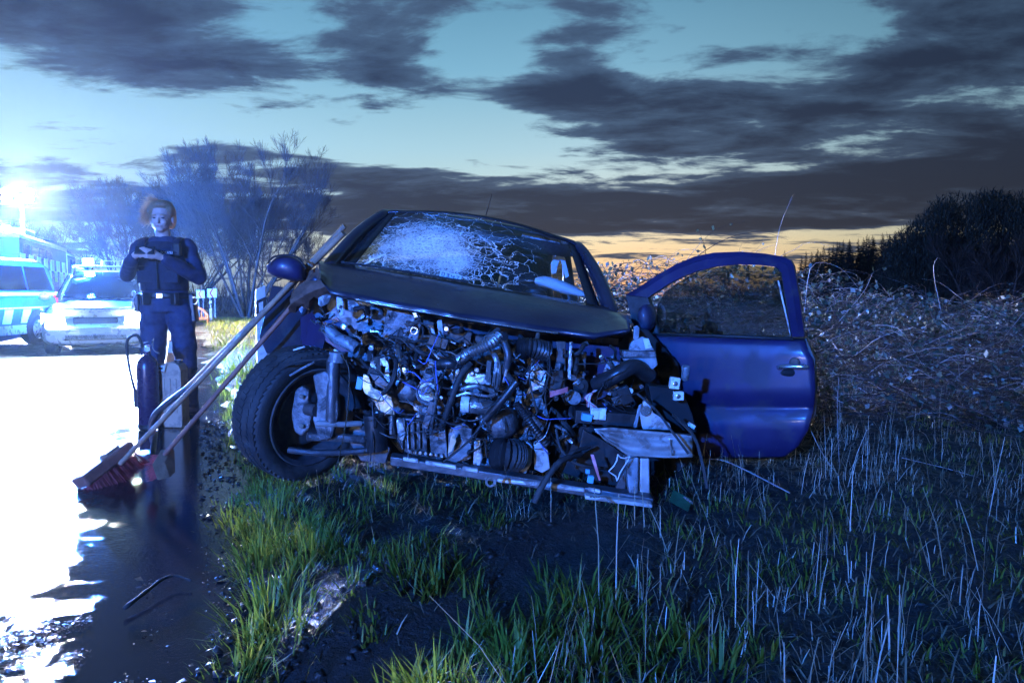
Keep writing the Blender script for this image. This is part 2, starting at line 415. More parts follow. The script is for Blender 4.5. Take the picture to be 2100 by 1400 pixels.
# right-hand road edge: straight up to y = 26, then bending to the left
RD = [(-0.02, 0.0), (-0.93, 2.0), (-2.0, 4.3), (-5.05, 11.0), (-9.6, 21.0), (-13.0, 28.0), (-18.5, 35.0), (-27.0, 41.0), (-40.0, 45.0), (-80, 50.0), (-228, 60.0)]
RDX = [(1.8, -4.0), (8.0, -17.6), (26, -57)]
EDGE = [Vector((x, y)) for x, y in reversed(RDX)]+[Vector(p) for p in RD]
def edge_dist(x, y):
    """signed distance to the road edge, positive on the verge side"""
    x = np.asarray(x, float); y = np.asarray(y, float); best = np.full(x.shape, 1e9); sg = np.ones(x.shape)
    for a, b in zip(EDGE[:-1], EDGE[1:]):
        dx_, dy_ = b.x-a.x, b.y-a.y; L2 = dx_*dx_+dy_*dy_
        t = np.clip(((x-a.x)*dx_+(y-a.y)*dy_)/L2, 0, 1); qx = x-(a.x+t*dx_); qy = y-(a.y+t*dy_)
        d = np.hypot(qx, qy); cr = dx_*qy-dy_*qx
        m = d < best; best = np.where(m, d, best); sg = np.where(m, np.where(cr < 0, 1.0, -1.0), sg)
    return best*sg
def base_h(x, y):
    y = np.asarray(y, float); return -0.014*np.clip(y-2.5, 0, 42)
def ground_h(x, y):
    x = np.asarray(x, float); y = np.asarray(y, float)
    s = edge_dist(x, y); near = np.exp(-np.maximum(0, y-3)/14.0)
    wob = (fbm(x, y, 1.1, 5)-.5)*.5
    up = np.clip((s+wob-.02)/.55, 0, 1); up = up*up*(3-2*up)
    h = base_h(x, y)+up*(.13+.05*(fbm(x, y, .7, 9)-.5)*2)*1.0
    h = h+(fbm(x, y, 3.0, 3)-.5)*.07*up+(fbm(x, y, 9.0, 4, 3)-.5)*.035*up*near
    # tyre rut gouged in the verge in front of the wreck
    ax, ay, bx, by = -.75, 1.15, .25, 2.25
    t = np.clip(((x-ax)*(bx-ax)+(y-ay)*(by-ay))/((bx-ax)**2+(by-ay)**2), 0, 1); d = np.hypot(x-ax-t*(bx-ax), y-ay-t*(by-ay))
    h = h-.075*np.exp(-(d/.16)**2)+.03*np.exp(-((d-.33)/.1)**2)
    h = h-.09*np.clip(1-up, 0, 1)
    far = np.clip((np.hypot(x, y)-25)/60, 0, 1)
    h = h+far*(fbm(x, y, .03, 21)-.5)*1.2
    return h
def road_h(x, y): return base_h(x, y)
# ------------------------------------------------------------------ ground sheet
def axis_lines(lo, hi, dlo, dhi, fine, grow):
    xs = list(np.arange(dlo, dhi+1e-6, fine)); st = fine; x = dhi
    while x < hi: st *= grow; x += st; xs.append(min(x, hi))
    st = fine; x = dlo; left = []
    while x > lo: st *= grow; x -= st; left.append(max(x, lo))
    return np.array(sorted(set(left+xs)))
def grass_like(name, soil_a, soil_b):
    m = bpy.data.materials.new(name); m.use_nodes = True; t = NT(m.node_tree); t.n.clear()
    o = t.new('ShaderNodeOutputMaterial'); b = t.new('ShaderNodeBsdfPrincipled'); c = t.new('ShaderNodeTexCoord').outputs['Object']
    n_ = t.noise(c, 3.0, 8.0, .62)
    t.val(b.inputs['Base Color'], t.mix(t.smooth(n_, .35, .65), soil_a+(1,), soil_b+(1,)))
    t.val(b.inputs['Roughness'], t.smooth(t.noise(c, 14.0, 5.0), .35, .65, .38, .9))
    bn = t.new('ShaderNodeBump'); bn.inputs['Strength'].default_value = 1.0; bn.inputs['Distance'].default_value = .05
    t.val(bn.inputs['Height'], t.math('ADD', t.noise(c, 20.0, 8.0, .7), t.math('MULTIPLY', t.noise(c, 70.0, 5.0, .7), .5))); t.link(bn.outputs[0], b.inputs['Normal']); t.link(b.outputs[0], o.inputs[0]); MATS[name] = m
grass_like('soil', (.009, .0075, .0065), (.020, .017, .012))
xs = axis_lines(-230, 230, -3.2, 4.2, .045, 1.16); ys = axis_lines(-62, 270, .8, 6.0, .045, 1.16)
gx, gy = np.meshgrid(xs, ys); gz = ground_h(gx, gy)
s_ = edge_dist(gx, gy); lv = np.clip((-s_-7.0)/.7, 0, 1); gz = gz+lv*.2
V = np.stack([gx.ravel(), gy.ravel(), gz.ravel()], 1); nx = len(xs); ny = len(ys)
ii, jj = np.meshgrid(np.arange(ny-1), np.arange(nx-1), indexing='ij'); a_ = (ii*nx+jj).ravel()
Q = np.stack([a_, a_+1, a_+nx+1, a_+nx], 1)
tag(fast_mesh('ground', V, Q, 'soil', smooth=True), kind='structure')
from bisect import bisect_right
_xl, _yl = list(xs), list(ys)
def gh(x, y):
    j = min(max(bisect_right(_xl, x)-1, 0), nx-2); i = min(max(bisect_right(_yl, y)-1, 0), ny-2)
    u = min(max((x-_xl[j])/(_xl[j+1]-_xl[j]), 0), 1); v = min(max((y-_yl[i])/(_yl[i+1]-_yl[i]), 0), 1)
    return float((gz[i, j]*(1-u)+gz[i, j+1]*u)*(1-v)+(gz[i+1, j]*(1-u)+gz[i+1, j+1]*u)*v)

# ------------------------------------------------------------------ road: wet asphalt, puddled along the edge
m = bpy.data.materials.new('wet_asphalt'); m.use_nodes = True; t = NT(m.node_tree); t.n.clear(); MATS['wet_asphalt'] = m
o = t.new('ShaderNodeOutputMaterial'); b = t.new('ShaderNodeBsdfPrincipled'); c = t.new('ShaderNodeTexCoord').outputs['Object']
at = t.new('ShaderNodeAttribute', attribute_name='rnd').outputs['Fac']
big = t.noise(c, 1.3, 5.0, .6, .3)
med = t.noise(c, 7.0, 6.0, .65, .5)
pud = t.math('MULTIPLY', t.smooth(t.math('ADD', t.math('ADD', at, t.math('MULTIPLY', t.math('SUBTRACT', med, .5), 1.1)), t.math('MULTIPLY', t.math('SUBTRACT', big, .5), 1.6)), -.75, -.40), t.smooth(big, .30, .42))
t.val(b.inputs['Base Color'], t.mix(pud, t.mix(t.noise(c, 9., 6.), (.035, .035, .037, 1), (.060, .058, .055, 1)), (.014, .014, .016, 1)))
t.val(b.inputs['Roughness'], t.math('ADD', t.math('MULTIPLY', t.math('SUBTRACT', 1.0, pud), t.smooth(t.noise(c, 4., 5.), .3, .7, .20, .46)), .05))
b.inputs['Specular IOR Level'].default_value = .6
hgt = t.math('ADD', t.math('MULTIPLY', t.noise(c, 90., 3., .6), .6), t.math('MULTIPLY', t.noise(c, 12., 4., .5), .6))
bn = t.new('ShaderNodeBump'); bn.inputs['Distance'].default_value = .011
t.val(bn.inputs['Strength'], t.math('ADD', t.math('MULTIPLY', t.math('SUBTRACT', 1.0, pud), 1.0), .10)); t.val(bn.inputs['Height'], hgt)
t.link(bn.outputs[0], b.inputs['Normal']); t.link(b.outputs[0], o.inputs[0])
fine = []
for a, b2 in zip(EDGE[:-1], EDGE[1:]):
    k = max(2, int((b2-a).length/1.2)); k = min(k, 40)
    fine += [a.lerp(b2, i/k) for i in range(k)]
fine.append(EDGE[-1]); rows = []; sv = []
offs = [.45, .25, .1, 0, -.15, -.3, -.45, -.6, -.8, -1.0, -1.3, -1.7, -2.2, -3, -4, -5, -6, -7]
for i, p in enumerate(fine):
    d = (fine[min(i+2, len(fine)-1)]-fine[max(i-2, 0)]).normalized(); nr = Vector((d.y, -d.x))
    for k in offs:
        q = p+nr*k; rows.append((q.x, q.y, float(base_h(q.x, q.y))+.004-.006*abs(k+3.4)/3.4)); sv.append(k)
n_ = len(offs); Q = np.array([(i*n_+j, i*n_+j+1, (i+1)*n_+j+1, (i+1)*n_+j) for i in range(len(fine)-1) for j in range(n_-1)])
tag(fast_mesh('road', np.array(rows), Q, 'wet_asphalt', rnd=np.array(sv), smooth=True), kind='structure')

# ------------------------------------------------------------------ grass, stalks, litter
bladesmat('grass_green', [(0, (.06, .10, .012)), (.45, (.15, .21, .025)), (.75, (.23, .25, .04)), (1, (.32, .27, .09))], .5)
bladesmat('straw', [(0, (.07, .052, .034)), (.5, (.24, .20, .13)), (1, (.58, .52, .40))], .3)
bladesmat('litter', [(0, (.05, .03, .02)), (.5, (.12, .07, .04)), (1, (.22, .13, .07))], .15, .3)
bladesmat('bramble_leaf', [(0, (.025, .04, .03)), (.5, (.06, .09, .06)), (.85, (.17, .22, .18)), (1, (.36, .36, .34))], .25, .4)
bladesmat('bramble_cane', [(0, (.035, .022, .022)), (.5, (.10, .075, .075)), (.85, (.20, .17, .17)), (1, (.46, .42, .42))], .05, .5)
def blades(name, x, y, z, L, wd, lean, az, m, rnd, curl=.5, tipw=0.0):
    """bent two-segment blades, all arrays"""
    n = len(x); side = np.stack([np.cos(az+math.pi/2), np.sin(az+math.pi/2), np.zeros(n)], 1)
    fw = np.stack([np.cos(az), np.sin(az), np.zeros(n)], 1); b0 = np.stack([x, y, z], 1)
    up = np.array([0, 0, 1.0])
    l1 = lean; l2 = lean+curl*RNG.uniform(.2, 1.2, n)
    d1 = fw*np.sin(l1)[:, None]+up*np.cos(l1)[:, None]; d2 = fw*np.sin(l2)[:, None]+up*np.cos(l2)[:, None]
    m1 = b0+d1*(L*.55)[:, None]; tip = m1+d2*(L*.45)[:, None]; h = (wd/2)[:, None]
    if tipw:
        vs = np.stack([b0-side*h, b0+side*h, m1-side*h*.9, m1+side*h*.9, tip-side*h*tipw, tip+side*h*tipw], 1).reshape(-1, 3); k = np.arange(n)*6
        return fast_mesh(name, vs, np.concatenate([np.stack([k, k+1, k+3, k+2], 1), np.stack([k+2, k+3, k+5, k+4], 1)]), m, rnd=np.repeat(rnd, 6))
    vs = np.stack([b0-side*h, b0+side*h, m1-side*h*.8, m1+side*h*.8, tip], 1).reshape(-1, 3)
    k = np.arange(n)*5
    T = np.concatenate([np.stack([k, k+1, k+3], 1), np.stack([k, k+3, k+2], 1), np.stack([k+2, k+3, k+4], 1)])
    return fast_mesh(name, vs, T, m, rnd=np.repeat(rnd, 5))
# wheel ruts and bare mud carry no grass
def bare(x, y):
    ax, ay, bx, by = -.75, 1.15, .25, 2.25
    t_ = np.clip(((x-ax)*(bx-ax)+(y-ay)*(by-ay))/((bx-ax)**2+(by-ay)**2), 0, 1)
    return np.hypot(x-ax-t_*(bx-ax), y-ay-t_*(by-ay)) < .26
gxs, gys, gl, gw, gle, gaz, gr = [], [], [], [], [], [], []
def tuft(cx, cy, n, rad, L, wd=.006, green=.5):
    r = rad*np.sqrt(RNG.random(n)); th = RNG.uniform(0, 2*math.pi, n)
    gxs.append(cx+r*np.cos(th)); gys.append(cy+r*np.sin(th)); gl.append(L*RNG.uniform(.5, 1.15, n)); gw.append(wd*RNG.uniform(.6, 1.2, n))
    gle.append(np.abs(RNG.normal(.15, .28, n))+r/rad*.35); gaz.append(np.where(RNG.random(n) < .7, th, RNG.uniform(0, 6.28, n))); gr.append(np.clip(RNG.normal(green, .2, n), 0, 1))
# named tufts seen in the photograph (base pixels on the verge)
for px, py, n, rad, L in [(640, 1120, 110, .10, .16), (530, 1100, 120, .09, .15), (545, 1190, 150, .10, .17), (500, 1245, 130, .09, .14), (480, 1020, 110, .10, .13),
                          (560, 1030, 120, .12, .14), (470, 985, 80, .1, .12), (845, 1205, 45, .06, .15), (895, 1195, 40, .06, .15), (950, 1320, 22, .04, .15),
                          (890, 1395, 90, .07, .12), (820, 1400, 90, .08, .11), (1190, 1235, 60, .08, .14), (1130, 1230, 25, .05, .12), (450, 1345, 100, .08, .10), (470, 1300, 110, .08, .12),
                          (700, 1130, 50, .06, .12), (600, 1080, 60, .08, .13), (1030, 1330, 20, .03, .14), (980, 1195, 30, .06, .11), (940, 1160, 24, .05, .1), (760, 1260, 40, .06, .07),
                          (440, 900, 80, .15, .10), (470, 860, 80, .18, .10), (455, 940, 90, .13, .12), (1330, 1360, 40, .06, .13), (1400, 1330, 30, .05, .15), (1010, 1250, 34, .06, .11), (1100, 1300, 40, .07, .12), (1250, 1290, 36, .06, .13), (1060, 1390, 60, .07, .12), (1200, 1380, 50, .07, .12), (1130, 1160, 22, .06, .10), (720, 1215, 34, .06, .07), (1480, 1390, 30, .05, .12), (1560, 1340, 24, .05, .12), (880, 1110, 26, .06, .10), (1010, 1090, 22, .06, .09)]:
    q = G(px, py, .13); tuft(q.x, q.y, n, rad, L, .0075 if q.y < 2.4 else .008, .42)
# verge beside the road and round the wreck
N = 5200; cx_ = RNG.uniform(-3.5, 6, N); cy_ = 1.0+12*RNG.random(N)**1.8
sd = edge_dist(cx_, cy_); dens = fbm(cx_, cy_, 1.6, 33); vis = np.abs(cx_) < cy_*.80+.3
strip = np.exp(-np.maximum(sd-.25, 0)/.8)
ok = vis & (sd > .18) & (~bare(cx_, cy_)) & (dens+.30*strip > .50+.12*RNG.random(N))
for x_, y_, st in zip(cx_[ok], cy_[ok], strip[ok]):
    tuft(x_, y_, int(8+20*st), .09, .055+.06*st, .006, .55-.1*st)
# verge further along the road; lamplight put into the blade colour, yellower far off
N = 1500; yy = RNG.uniform(7, 40, N); ex = np.interp(yy, [p.y for p in EDGE], [p.x for p in EDGE]); xx = ex+RNG.uniform(.3, 5.5, N)
for x_, y_ in zip(xx, yy): tuft(x_, y_, 8, .22, .20, .016, .75 if y_ > 15 else .6)
X = np.concatenate(gxs); Y = np.concatenate(gys); Z = ground_h(X, Y)-.01
tag(blades('grass', X, Y, Z, np.concatenate(gl), np.concatenate(gw), np.concatenate(gle), np.concatenate(gaz), 'grass_green', np.concatenate(gr)),
    'tufts of wet green grass along the verge between road and wreck', 'grass', kind='stuff')
# cut dry stalks standing all over the right-hand verge
N = 24000; sx = RNG.uniform(-1.2, 6.5, N); sy = 1.0+6.0*RNG.random(N)**1.3
sd = edge_dist(sx, sy); dn = fbm(sx, sy, 1.2, 71); right = np.clip((sx+.7)/1.3, 0, 1)
ok = (np.abs(sx) < sy*.80+.2) & (sd > .5) & (dn*1.1+right*.35 > .55+.25*RNG.random(N)) & ~(bare(sx, sy)); sx, sy = sx[ok], sy[ok]; n = len(sx)
clus = RNG.integers(0, max(1, n//9), n); use = RNG.random(n) < .70; sx = np.where(use, sx[clus]+RNG.normal(0, .028, n), sx); sy = np.where(use, sy[clus]+RNG.normal(0, .028, n), sy)
kind_ = RNG.random(n); L = np.where(kind_ < .05, RNG.uniform(.18, .34, n), np.where(kind_ < .25, RNG.uniform(.08, .18, n), RNG.uniform(.025, .08, n)))
lean_ = np.where(RNG.random(n) < .40, np.abs(RNG.normal(.7, .45, n)), np.abs(RNG.normal(.14, .2, n)))
tag(blades('dry_stalks', sx, sy, ground_h(sx, sy)-.01, L, RNG.uniform(.0016, .0042, n), lean_, RNG.uniform(0, 6.28, n), 'straw', np.clip(RNG.normal(.62, .28, n), 0, 1), .22, tipw=.6),
    'dry cut straw stalks standing on the dark verge in front of the wreck', 'stalks', kind='stuff')
# dark flattened thatch under the stalks
N = 42000; sx = RNG.uniform(-1.5, 7, N); sy = 1.0+7*RNG.random(N)**1.5; sd = edge_dist(sx, sy)
ok = (np.abs(sx) < sy*.80+.2) & (sd > .3) & ~(bare(sx, sy) & (RNG.random(N) < .8)); sx, sy = sx[ok], sy[ok]; n = len(sx)
tag(blades('thatch', sx, sy, ground_h(sx, sy)-.005, RNG.uniform(.04, .12, n), RNG.uniform(.003, .006, n), RNG.uniform(.6, 1.5, n), RNG.uniform(0, 6.28, n), 'straw', np.clip(RNG.normal(.28, .22, n), 0, 1), .9),
    'flattened dark dead grass matted over the verge', 'dead grass', kind='stuff')
# mud clods thrown up along the rut and the road edge
cv_, ct_ = [], []
OCT = np.array([(1, 0, 0), (-1, 0, 0), (0, 1, 0), (0, -1, 0), (0, 0, 1), (0, 0, -1)], float); OF = np.array([(0, 2, 4), (2, 1, 4), (1, 3, 4), (3, 0, 4), (2, 0, 5), (1, 2, 5), (3, 1, 5), (0, 3, 5)])
for k in range(1500):
    if k % 2: t_ = RNG.random(); side = RNG.choice([-1, 1]); d_ = side*abs(RNG.normal(.27, .09)); x_ = lerp(-.75, .25, t_)+d_*.74; y_ = lerp(1.15, 2.25, t_)-d_*.67
    else: y_ = RNG.uniform(1.2, 5.5); x_ = np.interp(y_, [p.y for p in EDGE], [p.x for p in EDGE])+abs(RNG.normal(.12, .16))
    if k % 7 == 0: x_, y_ = RNG.uniform(-.8, 2.5), RNG.uniform(1.2, 3.2)
    r_ = .004+.016*RNG.random()**3; vs_ = OCT*r_*RNG.uniform(.6, 1.4, (6, 3)); a_ = RNG.uniform(0, 6.28); c_, s2 = math.cos(a_), math.sin(a_)
    vs_ = vs_@np.array([(c_, s2, .2), (-s2, c_, .1), (0, 0, .55)]); ct_.append(OF+len(cv_)*6); cv_.append(vs_+np.array([x_, y_, max(gh(x_, y_), float(base_h(x_, y_)))+r_*.3]))
mat('wet_mud', (.016, .013, .011), .55, 0, .3, 40, bump=.5, bscale=120)
tag(fast_mesh('mud_clods', np.concatenate(cv_), np.concatenate(ct_), 'wet_mud'), 'wet clods of earth thrown up along the tyre rut and road edge', 'mud', kind='stuff')
# leaf and mud litter washed along the road edge and over the near corner of the road
def litter(name, x, y, z, size, label):
    n = len(x); a = RNG.uniform(0, 6.28, n); tx = RNG.normal(0, .22, n); ty = RNG.normal(0, .22, n)
    u = np.stack([np.cos(a), np.sin(a), tx], 1)*size[:, None]; v = np.stack([-np.sin(a), np.cos(a), ty], 1)*(size*RNG.uniform(.4, .8, n))[:, None]
    c = np.stack([x, y, z+size*.25], 1); bend = np.stack([np.zeros(n), np.zeros(n), size*RNG.uniform(.1, .5, n)], 1)
    vs = np.stack([c-u, c-v*.9+bend*.6, c+u, c+v*.9+bend*.6, c+bend*0], 1).reshape(-1, 3); k = np.arange(n)*5
    T = np.concatenate([np.stack([k, k+1, k+4], 1), np.stack([k+1, k+2, k+4], 1), np.stack([k+2, k+3, k+4], 1), np.stack([k+3, k, k+4], 1)])
    return tag(fast_mesh(name, vs, T, 'litter', rnd=np.repeat(RNG.random(n), 5)), label, 'leaf litter', kind='stuff')
lx, ly = [], []
for k in range(17000):
    if k % 3 == 0: q = G(RNG.uniform(-40, 260), RNG.uniform(1225, 1420), 0.0)
    elif k % 3 == 1: q = G(RNG.uniform(-20, 300)+RNG.normal(0, 30), RNG.uniform(1190, 1420), 0.0)
    else:
        yv = RNG.uniform(1.5, 6.5); ev = np.interp(yv, [p.y for p in EDGE], [p.x for p in EDGE]); q = Vector((ev+RNG.normal(.20, .10), yv, 0))
    lx.append(q.x); ly.append(q.y)
lx, ly = np.array(lx), np.array(ly); kp = fbm(lx, ly, 4.2, 91)+.30*(RNG.random(len(lx))-.5) > .52; lx, ly = lx[kp], ly[kp]; lz = np.maximum(ground_h(lx, ly), base_h(lx, ly)+.005)
litter('leaf_litter', lx, ly, lz, RNG.uniform(.002, .0065, len(lx))*np.where(RNG.random(len(lx)) < .10, 2.6, 1), 'wet brown leaves and mud crumbs washed over the road edge')

# ------------------------------------------------------------------ bramble thicket
_tc = {}
def thicket_h(x, y):
    k = (round(x*10), round(y*10))
    if k not in _tc: _tc[k] = _thicket(x, y)
    return _tc[k]
def _thicket(x, y):
    """height of the bramble mound above ground"""
    front_edge = 4.55-.12*(x-1.6)+.5*(fbm(np.array([x]), np.array([0.]), .8, 55)[0]-.5)
    t_ = (y-front_edge)/1.5
    if t_ < 0 or x < .55: return 0.0
    up = min(1, t_); up = up**.6
    top = 1.10+.55*(fbm(np.array([x]), np.array([y]), .9, 56)[0]-.5)-.13*max(0, x-2.3)
    return up*top*min(1, (x-.55)/.3)
cane_v, cane_q, cane_r = [], [], []
def cane(pts, r0, rv):
    base = len(cane_r); vs = []
    for i, p in enumerate(pts):
        d = (pts[min(i+1, len(pts)-1)]-pts[max(i-1, 0)]).normalized(); u = d.orthogonal().normalized(); v = d.cross(u); r = r0*(1-.75*i/(len(pts)-1))
        for j in range(3): vs.append(p+(u*math.cos(2.094*j)+v*math.sin(2.094*j))*r)
    cane_v.append([tuple(q) for q in vs]); cane_r.extend([rv]*len(vs))
    for i in range(len(pts)-1):
        for j in range(3):
            a = base+i*3+j; b_ = base+i*3+(j+1) % 3; cane_q.append((a, b_, b_+3, a+3))
lv_v, lv_t, lv_r = [], [], []
def leaf(p, s, rv):
    d = Vector((random.gauss(0, 1), random.gauss(0, 1)-.3, random.gauss(.2, .6))).normalized(); u = d.orthogonal().normalized()
    u = Matrix.Rotation(random.uniform(0, 6.28), 3, d)@u; sd_ = d.cross(u); base = len(lv_v)
    for q in (p, p+u*s*.5+sd_*s*.34, p+u*s, p+u*s*.5-sd_*s*.34): lv_v.append(tuple(q+d*random.uniform(-.1, .1)*s))
    lv_t.append((base, base+1, base+2)); lv_t.append((base, base+2, base+3)); lv_r.extend([rv]*4)
made = 0
while made < 5200:
    y0 = 3.9+6.5*random.random()**1.3; x0 = random.uniform(.55, .80*y0+.5)
    hh = thicket_h(x0, y0)
    if hh < .05: continue
    made += 1; z0 = gh(x0, y0); az = random.uniform(0, 6.28); L = random.uniform(.15, .55)*(1.8 if random.random() < .12 else 1); pts = []
    zs = z0+hh*random.uniform(.05, 1.0)**.7; rise = random.uniform(-.4, .9) if hh > .4 else random.uniform(.1, .9)
    if made % 3 == 0: zs = z0+hh*random.uniform(.8, 1.02); rise = random.uniform(.0, .9)
    p = Vector((x0, y0, zs)); d = Vector((math.cos(az), math.sin(az), rise)).normalized()
    for k in range(7):
        pts.append(p.copy()); p = p+d*(L/6); d = (d+Vector((random.gauss(0, .16), random.gauss(0, .16), -.17+random.gauss(0, .08)))).normalized()
        p.z = max(p.z, z0+.02)
    cane(pts, random.uniform(.0022, .0050), random.random()**1.5)
    nl = random.choice((1, 2, 3, 5)) if random.random() < .55 else 0
    for k in range(nl):
        q = random.choice(pts); leaf(q, random.uniform(.025, .065), min(1, max(0, random.gauss(.5, .3))))
for k in range(2200):          # dark canes added low inside; their colour stands in for the mound's shade
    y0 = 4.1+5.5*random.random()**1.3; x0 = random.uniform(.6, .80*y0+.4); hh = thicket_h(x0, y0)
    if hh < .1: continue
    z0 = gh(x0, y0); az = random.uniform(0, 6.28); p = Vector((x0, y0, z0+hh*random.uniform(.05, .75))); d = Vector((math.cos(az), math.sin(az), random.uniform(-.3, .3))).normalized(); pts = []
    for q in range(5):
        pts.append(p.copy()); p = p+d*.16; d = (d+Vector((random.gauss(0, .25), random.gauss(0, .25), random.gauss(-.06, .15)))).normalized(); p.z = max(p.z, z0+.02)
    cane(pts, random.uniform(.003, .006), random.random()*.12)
for k in range(5600):          # loose dead leaves and tangle caught inside
    y0 = 4.0+5.5*random.random()**1.3; x0 = random.uniform(.6, .80*y0+.4); hh = thicket_h(x0, y0)
    if hh > .05: leaf(Vector((x0, y0, gh(x0, y0)+hh*random.random()**.6)), random.uniform(.015, .04), random.random())
# a few long canes that arch out over the door side and the ground
for (pp, r_) in [([(1650, 640, 5.6), (1665, 545, 5.5), (1720, 548, 5.4), (1760, 590, 5.3)], .004), ([(1930, 640, 5.2), (1915, 560, 5.2), (1920, 532, 5.2), (1930, 530, 5.2)], .0035),
                 ([(1720, 660, 5.2), (1770, 600, 5.2), (1790, 560, 5.2)], .004), ([(1990, 750, 4.2), (1955, 780, 4.1)], .004), ([(1650, 855, 3.4), (1690, 935, 3.25), (1740, 1000, 3.15)], .0045),
                 ([(1720, 775, 3.6), (1717, 860, 3.5), (1725, 1000, 3.4), (1735, 1050, 3.3)], .0036), ([(1850, 938, 3.5), (1960, 965, 3.35), (2110, 1010, 3.2)], .004), ([(1640, 1075, 2.9), (1780, 1035, 2.9), (1940, 1030, 2.9), (2100, 1040, 2.9)], .003),
                 ([(2100, 640, 4.4), (2060, 690, 4.4)], .004), ([(1588, 560, 5.6), (1592, 505, 5.6), (1603, 455, 5.6), (1626, 400, 5.6)], .0028), ([(1270, 560, 4.9), (1262, 580, 4.9), (1255, 600, 4.9)], .003), ([(1295, 550, 5), (1285, 580, 5), (1268, 605, 5)], .003),
                 ([(1940, 1010, 2.9), (1930, 1100, 2.75), (1925, 1160, 2.7)], .003), ([(1985, 1010, 2.9), (1960, 1090, 2.8), (1920, 1160, 2.75)], .003), ([(1620, 1010, 2.8), (1500, 950, 2.85), (1450, 940, 2.9)], .004)]:
    cane(smoothpts([P(*q) for q in pp], 10), r_, .9)
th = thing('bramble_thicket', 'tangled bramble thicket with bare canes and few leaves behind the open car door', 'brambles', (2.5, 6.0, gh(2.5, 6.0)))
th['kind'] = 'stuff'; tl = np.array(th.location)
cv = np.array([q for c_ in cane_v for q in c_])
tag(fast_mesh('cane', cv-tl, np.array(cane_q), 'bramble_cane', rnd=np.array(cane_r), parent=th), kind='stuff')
tag(fast_mesh('leaves', np.array(lv_v)-tl, np.array(lv_t), 'bramble_leaf', rnd=np.array(lv_r), parent=th), kind='stuff')

# ------------------------------------------------------------------ trees
mat('bark', (.035, .030, .028), .85, 0, .35, 5, bump=.6, bscale=20)
mat('twigs', (.026, .022, .021), .85, 0, .3, 3)
mat('conifer', (.018, .026, .018), .9, 0, .4, 2)
class Tree:
    def __init__(s): s.v = []; s.q = []
    def seg(s, pts, rad, n):
        base = len(s.v); up = Vector((1, 0, 0))
        for i, p in enumerate(pts):
            d = (pts[min(i+1, len(pts)-1)]-pts[max(i-1, 0)]).normalized(); u = (up-d*up.dot(d))
            u = u.normalized() if u.length > 1e-3 else d.orthogonal().normalized(); v = d.cross(u)
            for j in range(n): a = 2*math.pi*j/n; s.v.append(tuple(p+(u*math.cos(a)+v*math.sin(a))*rad[i]))
        for i in range(len(pts)-1):
            for j in range(n): a = base+i*n+j; b_ = base+i*n+(j+1) % n; s.q.append((a, b_, b_+n, a+n))
def bare_tree(name, label, base, H, stems, seed, spread=.35, depth=5, group='bare trees beyond the road', kids=3, thin=1.0, lowkeep=.25, tw=1.0):
    rnd = random.Random(seed); root = thing(name, label, 'tree', base, 0, group); T0, T1, T2 = Tree(), Tree(), Tree()
    def grow(p, d, L, r, lev):
        n = 5 if lev < 2 else 3 if lev < 4 else 2; pts = [p.copy()]; rad = [r]; q = p.copy(); dd = d.copy()
        for i in range(n):
            dd = (dd+Vector((rnd.gauss(0, .10), rnd.gauss(0, .10), rnd.gauss(.05, .05)))*(1.2 if lev else .5)).normalized()
            q = q+dd*(L/n); pts.append(q.copy()); rad.append(max(r*(1-.5*(i+1)/n), .010*tw) if lev < depth-1 else max(r*(1-.6*(i+1)/n), .007*tw))
        (T0 if lev == 0 else T1 if lev < 3 else T2).seg(pts, rad, 7 if lev == 0 else 5 if lev < 2 else 3)
        if lev >= depth-1: return
        nk = kids+(1 if rnd.random() < .5 else 0)+(2 if lev >= depth-3 else 0)
        for k in range(nk):
            t_ = lowkeep+(1-lowkeep)*(k+rnd.random()*.8)/nk; u = t_*n; i = min(int(u), n-1); o_ = pts[i].lerp(pts[i+1], u-i)
            ax = dd.orthogonal().normalized(); ax = Matrix.Rotation(rnd.uniform(0, 6.28), 3, dd)@ax
            nd = (Matrix.Rotation(rnd.uniform(.40, 1.05)*(1-.25*t_), 3, ax)@dd); nd = (nd+Vector((0, 0, .14))).normalized()
            grow(o_, nd, L*rnd.uniform(.52, .78)*(1.05-.30*t_), rad[i]*rnd.uniform(.42, .62), lev+1)
        grow(q, dd, L*.50, rad[-1]*.95, lev+1)
    for k in range(stems):
        a = 6.283*k/stems+rnd.uniform(-.4, .4); tilt = spread*rnd.uniform(.4, 1.0) if stems > 1 else .05
        grow(Vector((math.cos(a)*.22*(stems > 1), math.sin(a)*.22*(stems > 1), -.15)), Vector((math.cos(a)*math.sin(tilt), math.sin(a)*math.sin(tilt), math.cos(tilt))), H*rnd.uniform(.40, .48), H*.013*thin*rnd.uniform(.8, 1.2), 0)
    fast_mesh('trunk', np.array(T0.v), np.array(T0.q), 'bark', parent=root, smooth=True)
    tag(fast_mesh('branches', np.array(T1.v), np.array(T1.q), 'bark', parent=root, smooth=True), kind='stuff')
    tag(fast_mesh('twigs', np.array(T2.v), np.array(T2.q), 'twigs', parent=root), kind='stuff')
    return root
def at_px(px, Y): 
    p = P(px, 600, Y); return (p.x, p.y, gh(p.x, p.y))
bare_tree('bare_tree', 'tall bare tree of many stems fanning out of one base behind the guide post', at_px(505, 41), 12.6, 8, 5, .72, 6, kids=3, thin=.62, lowkeep=.22, tw=.7)
bare_tree('bare_tree', 'round-crowned bare tree rising behind the standing police officer', at_px(370, 46), 12.0, 5, 12, .8, 6, kids=3, thin=.8, tw=.9)
bare_tree('bare_tree', 'wide bare tree next to the right of the lit floodlight mast', at_px(275, 50), 12.8, 4, 17, .7, 6, kids=3, thin=.8, tw=.9)
bare_tree('bare_tree', 'small distant bare tree directly behind the floodlight glare', at_px(130, 62), 11.0, 3, 23, .6, 5, kids=3)
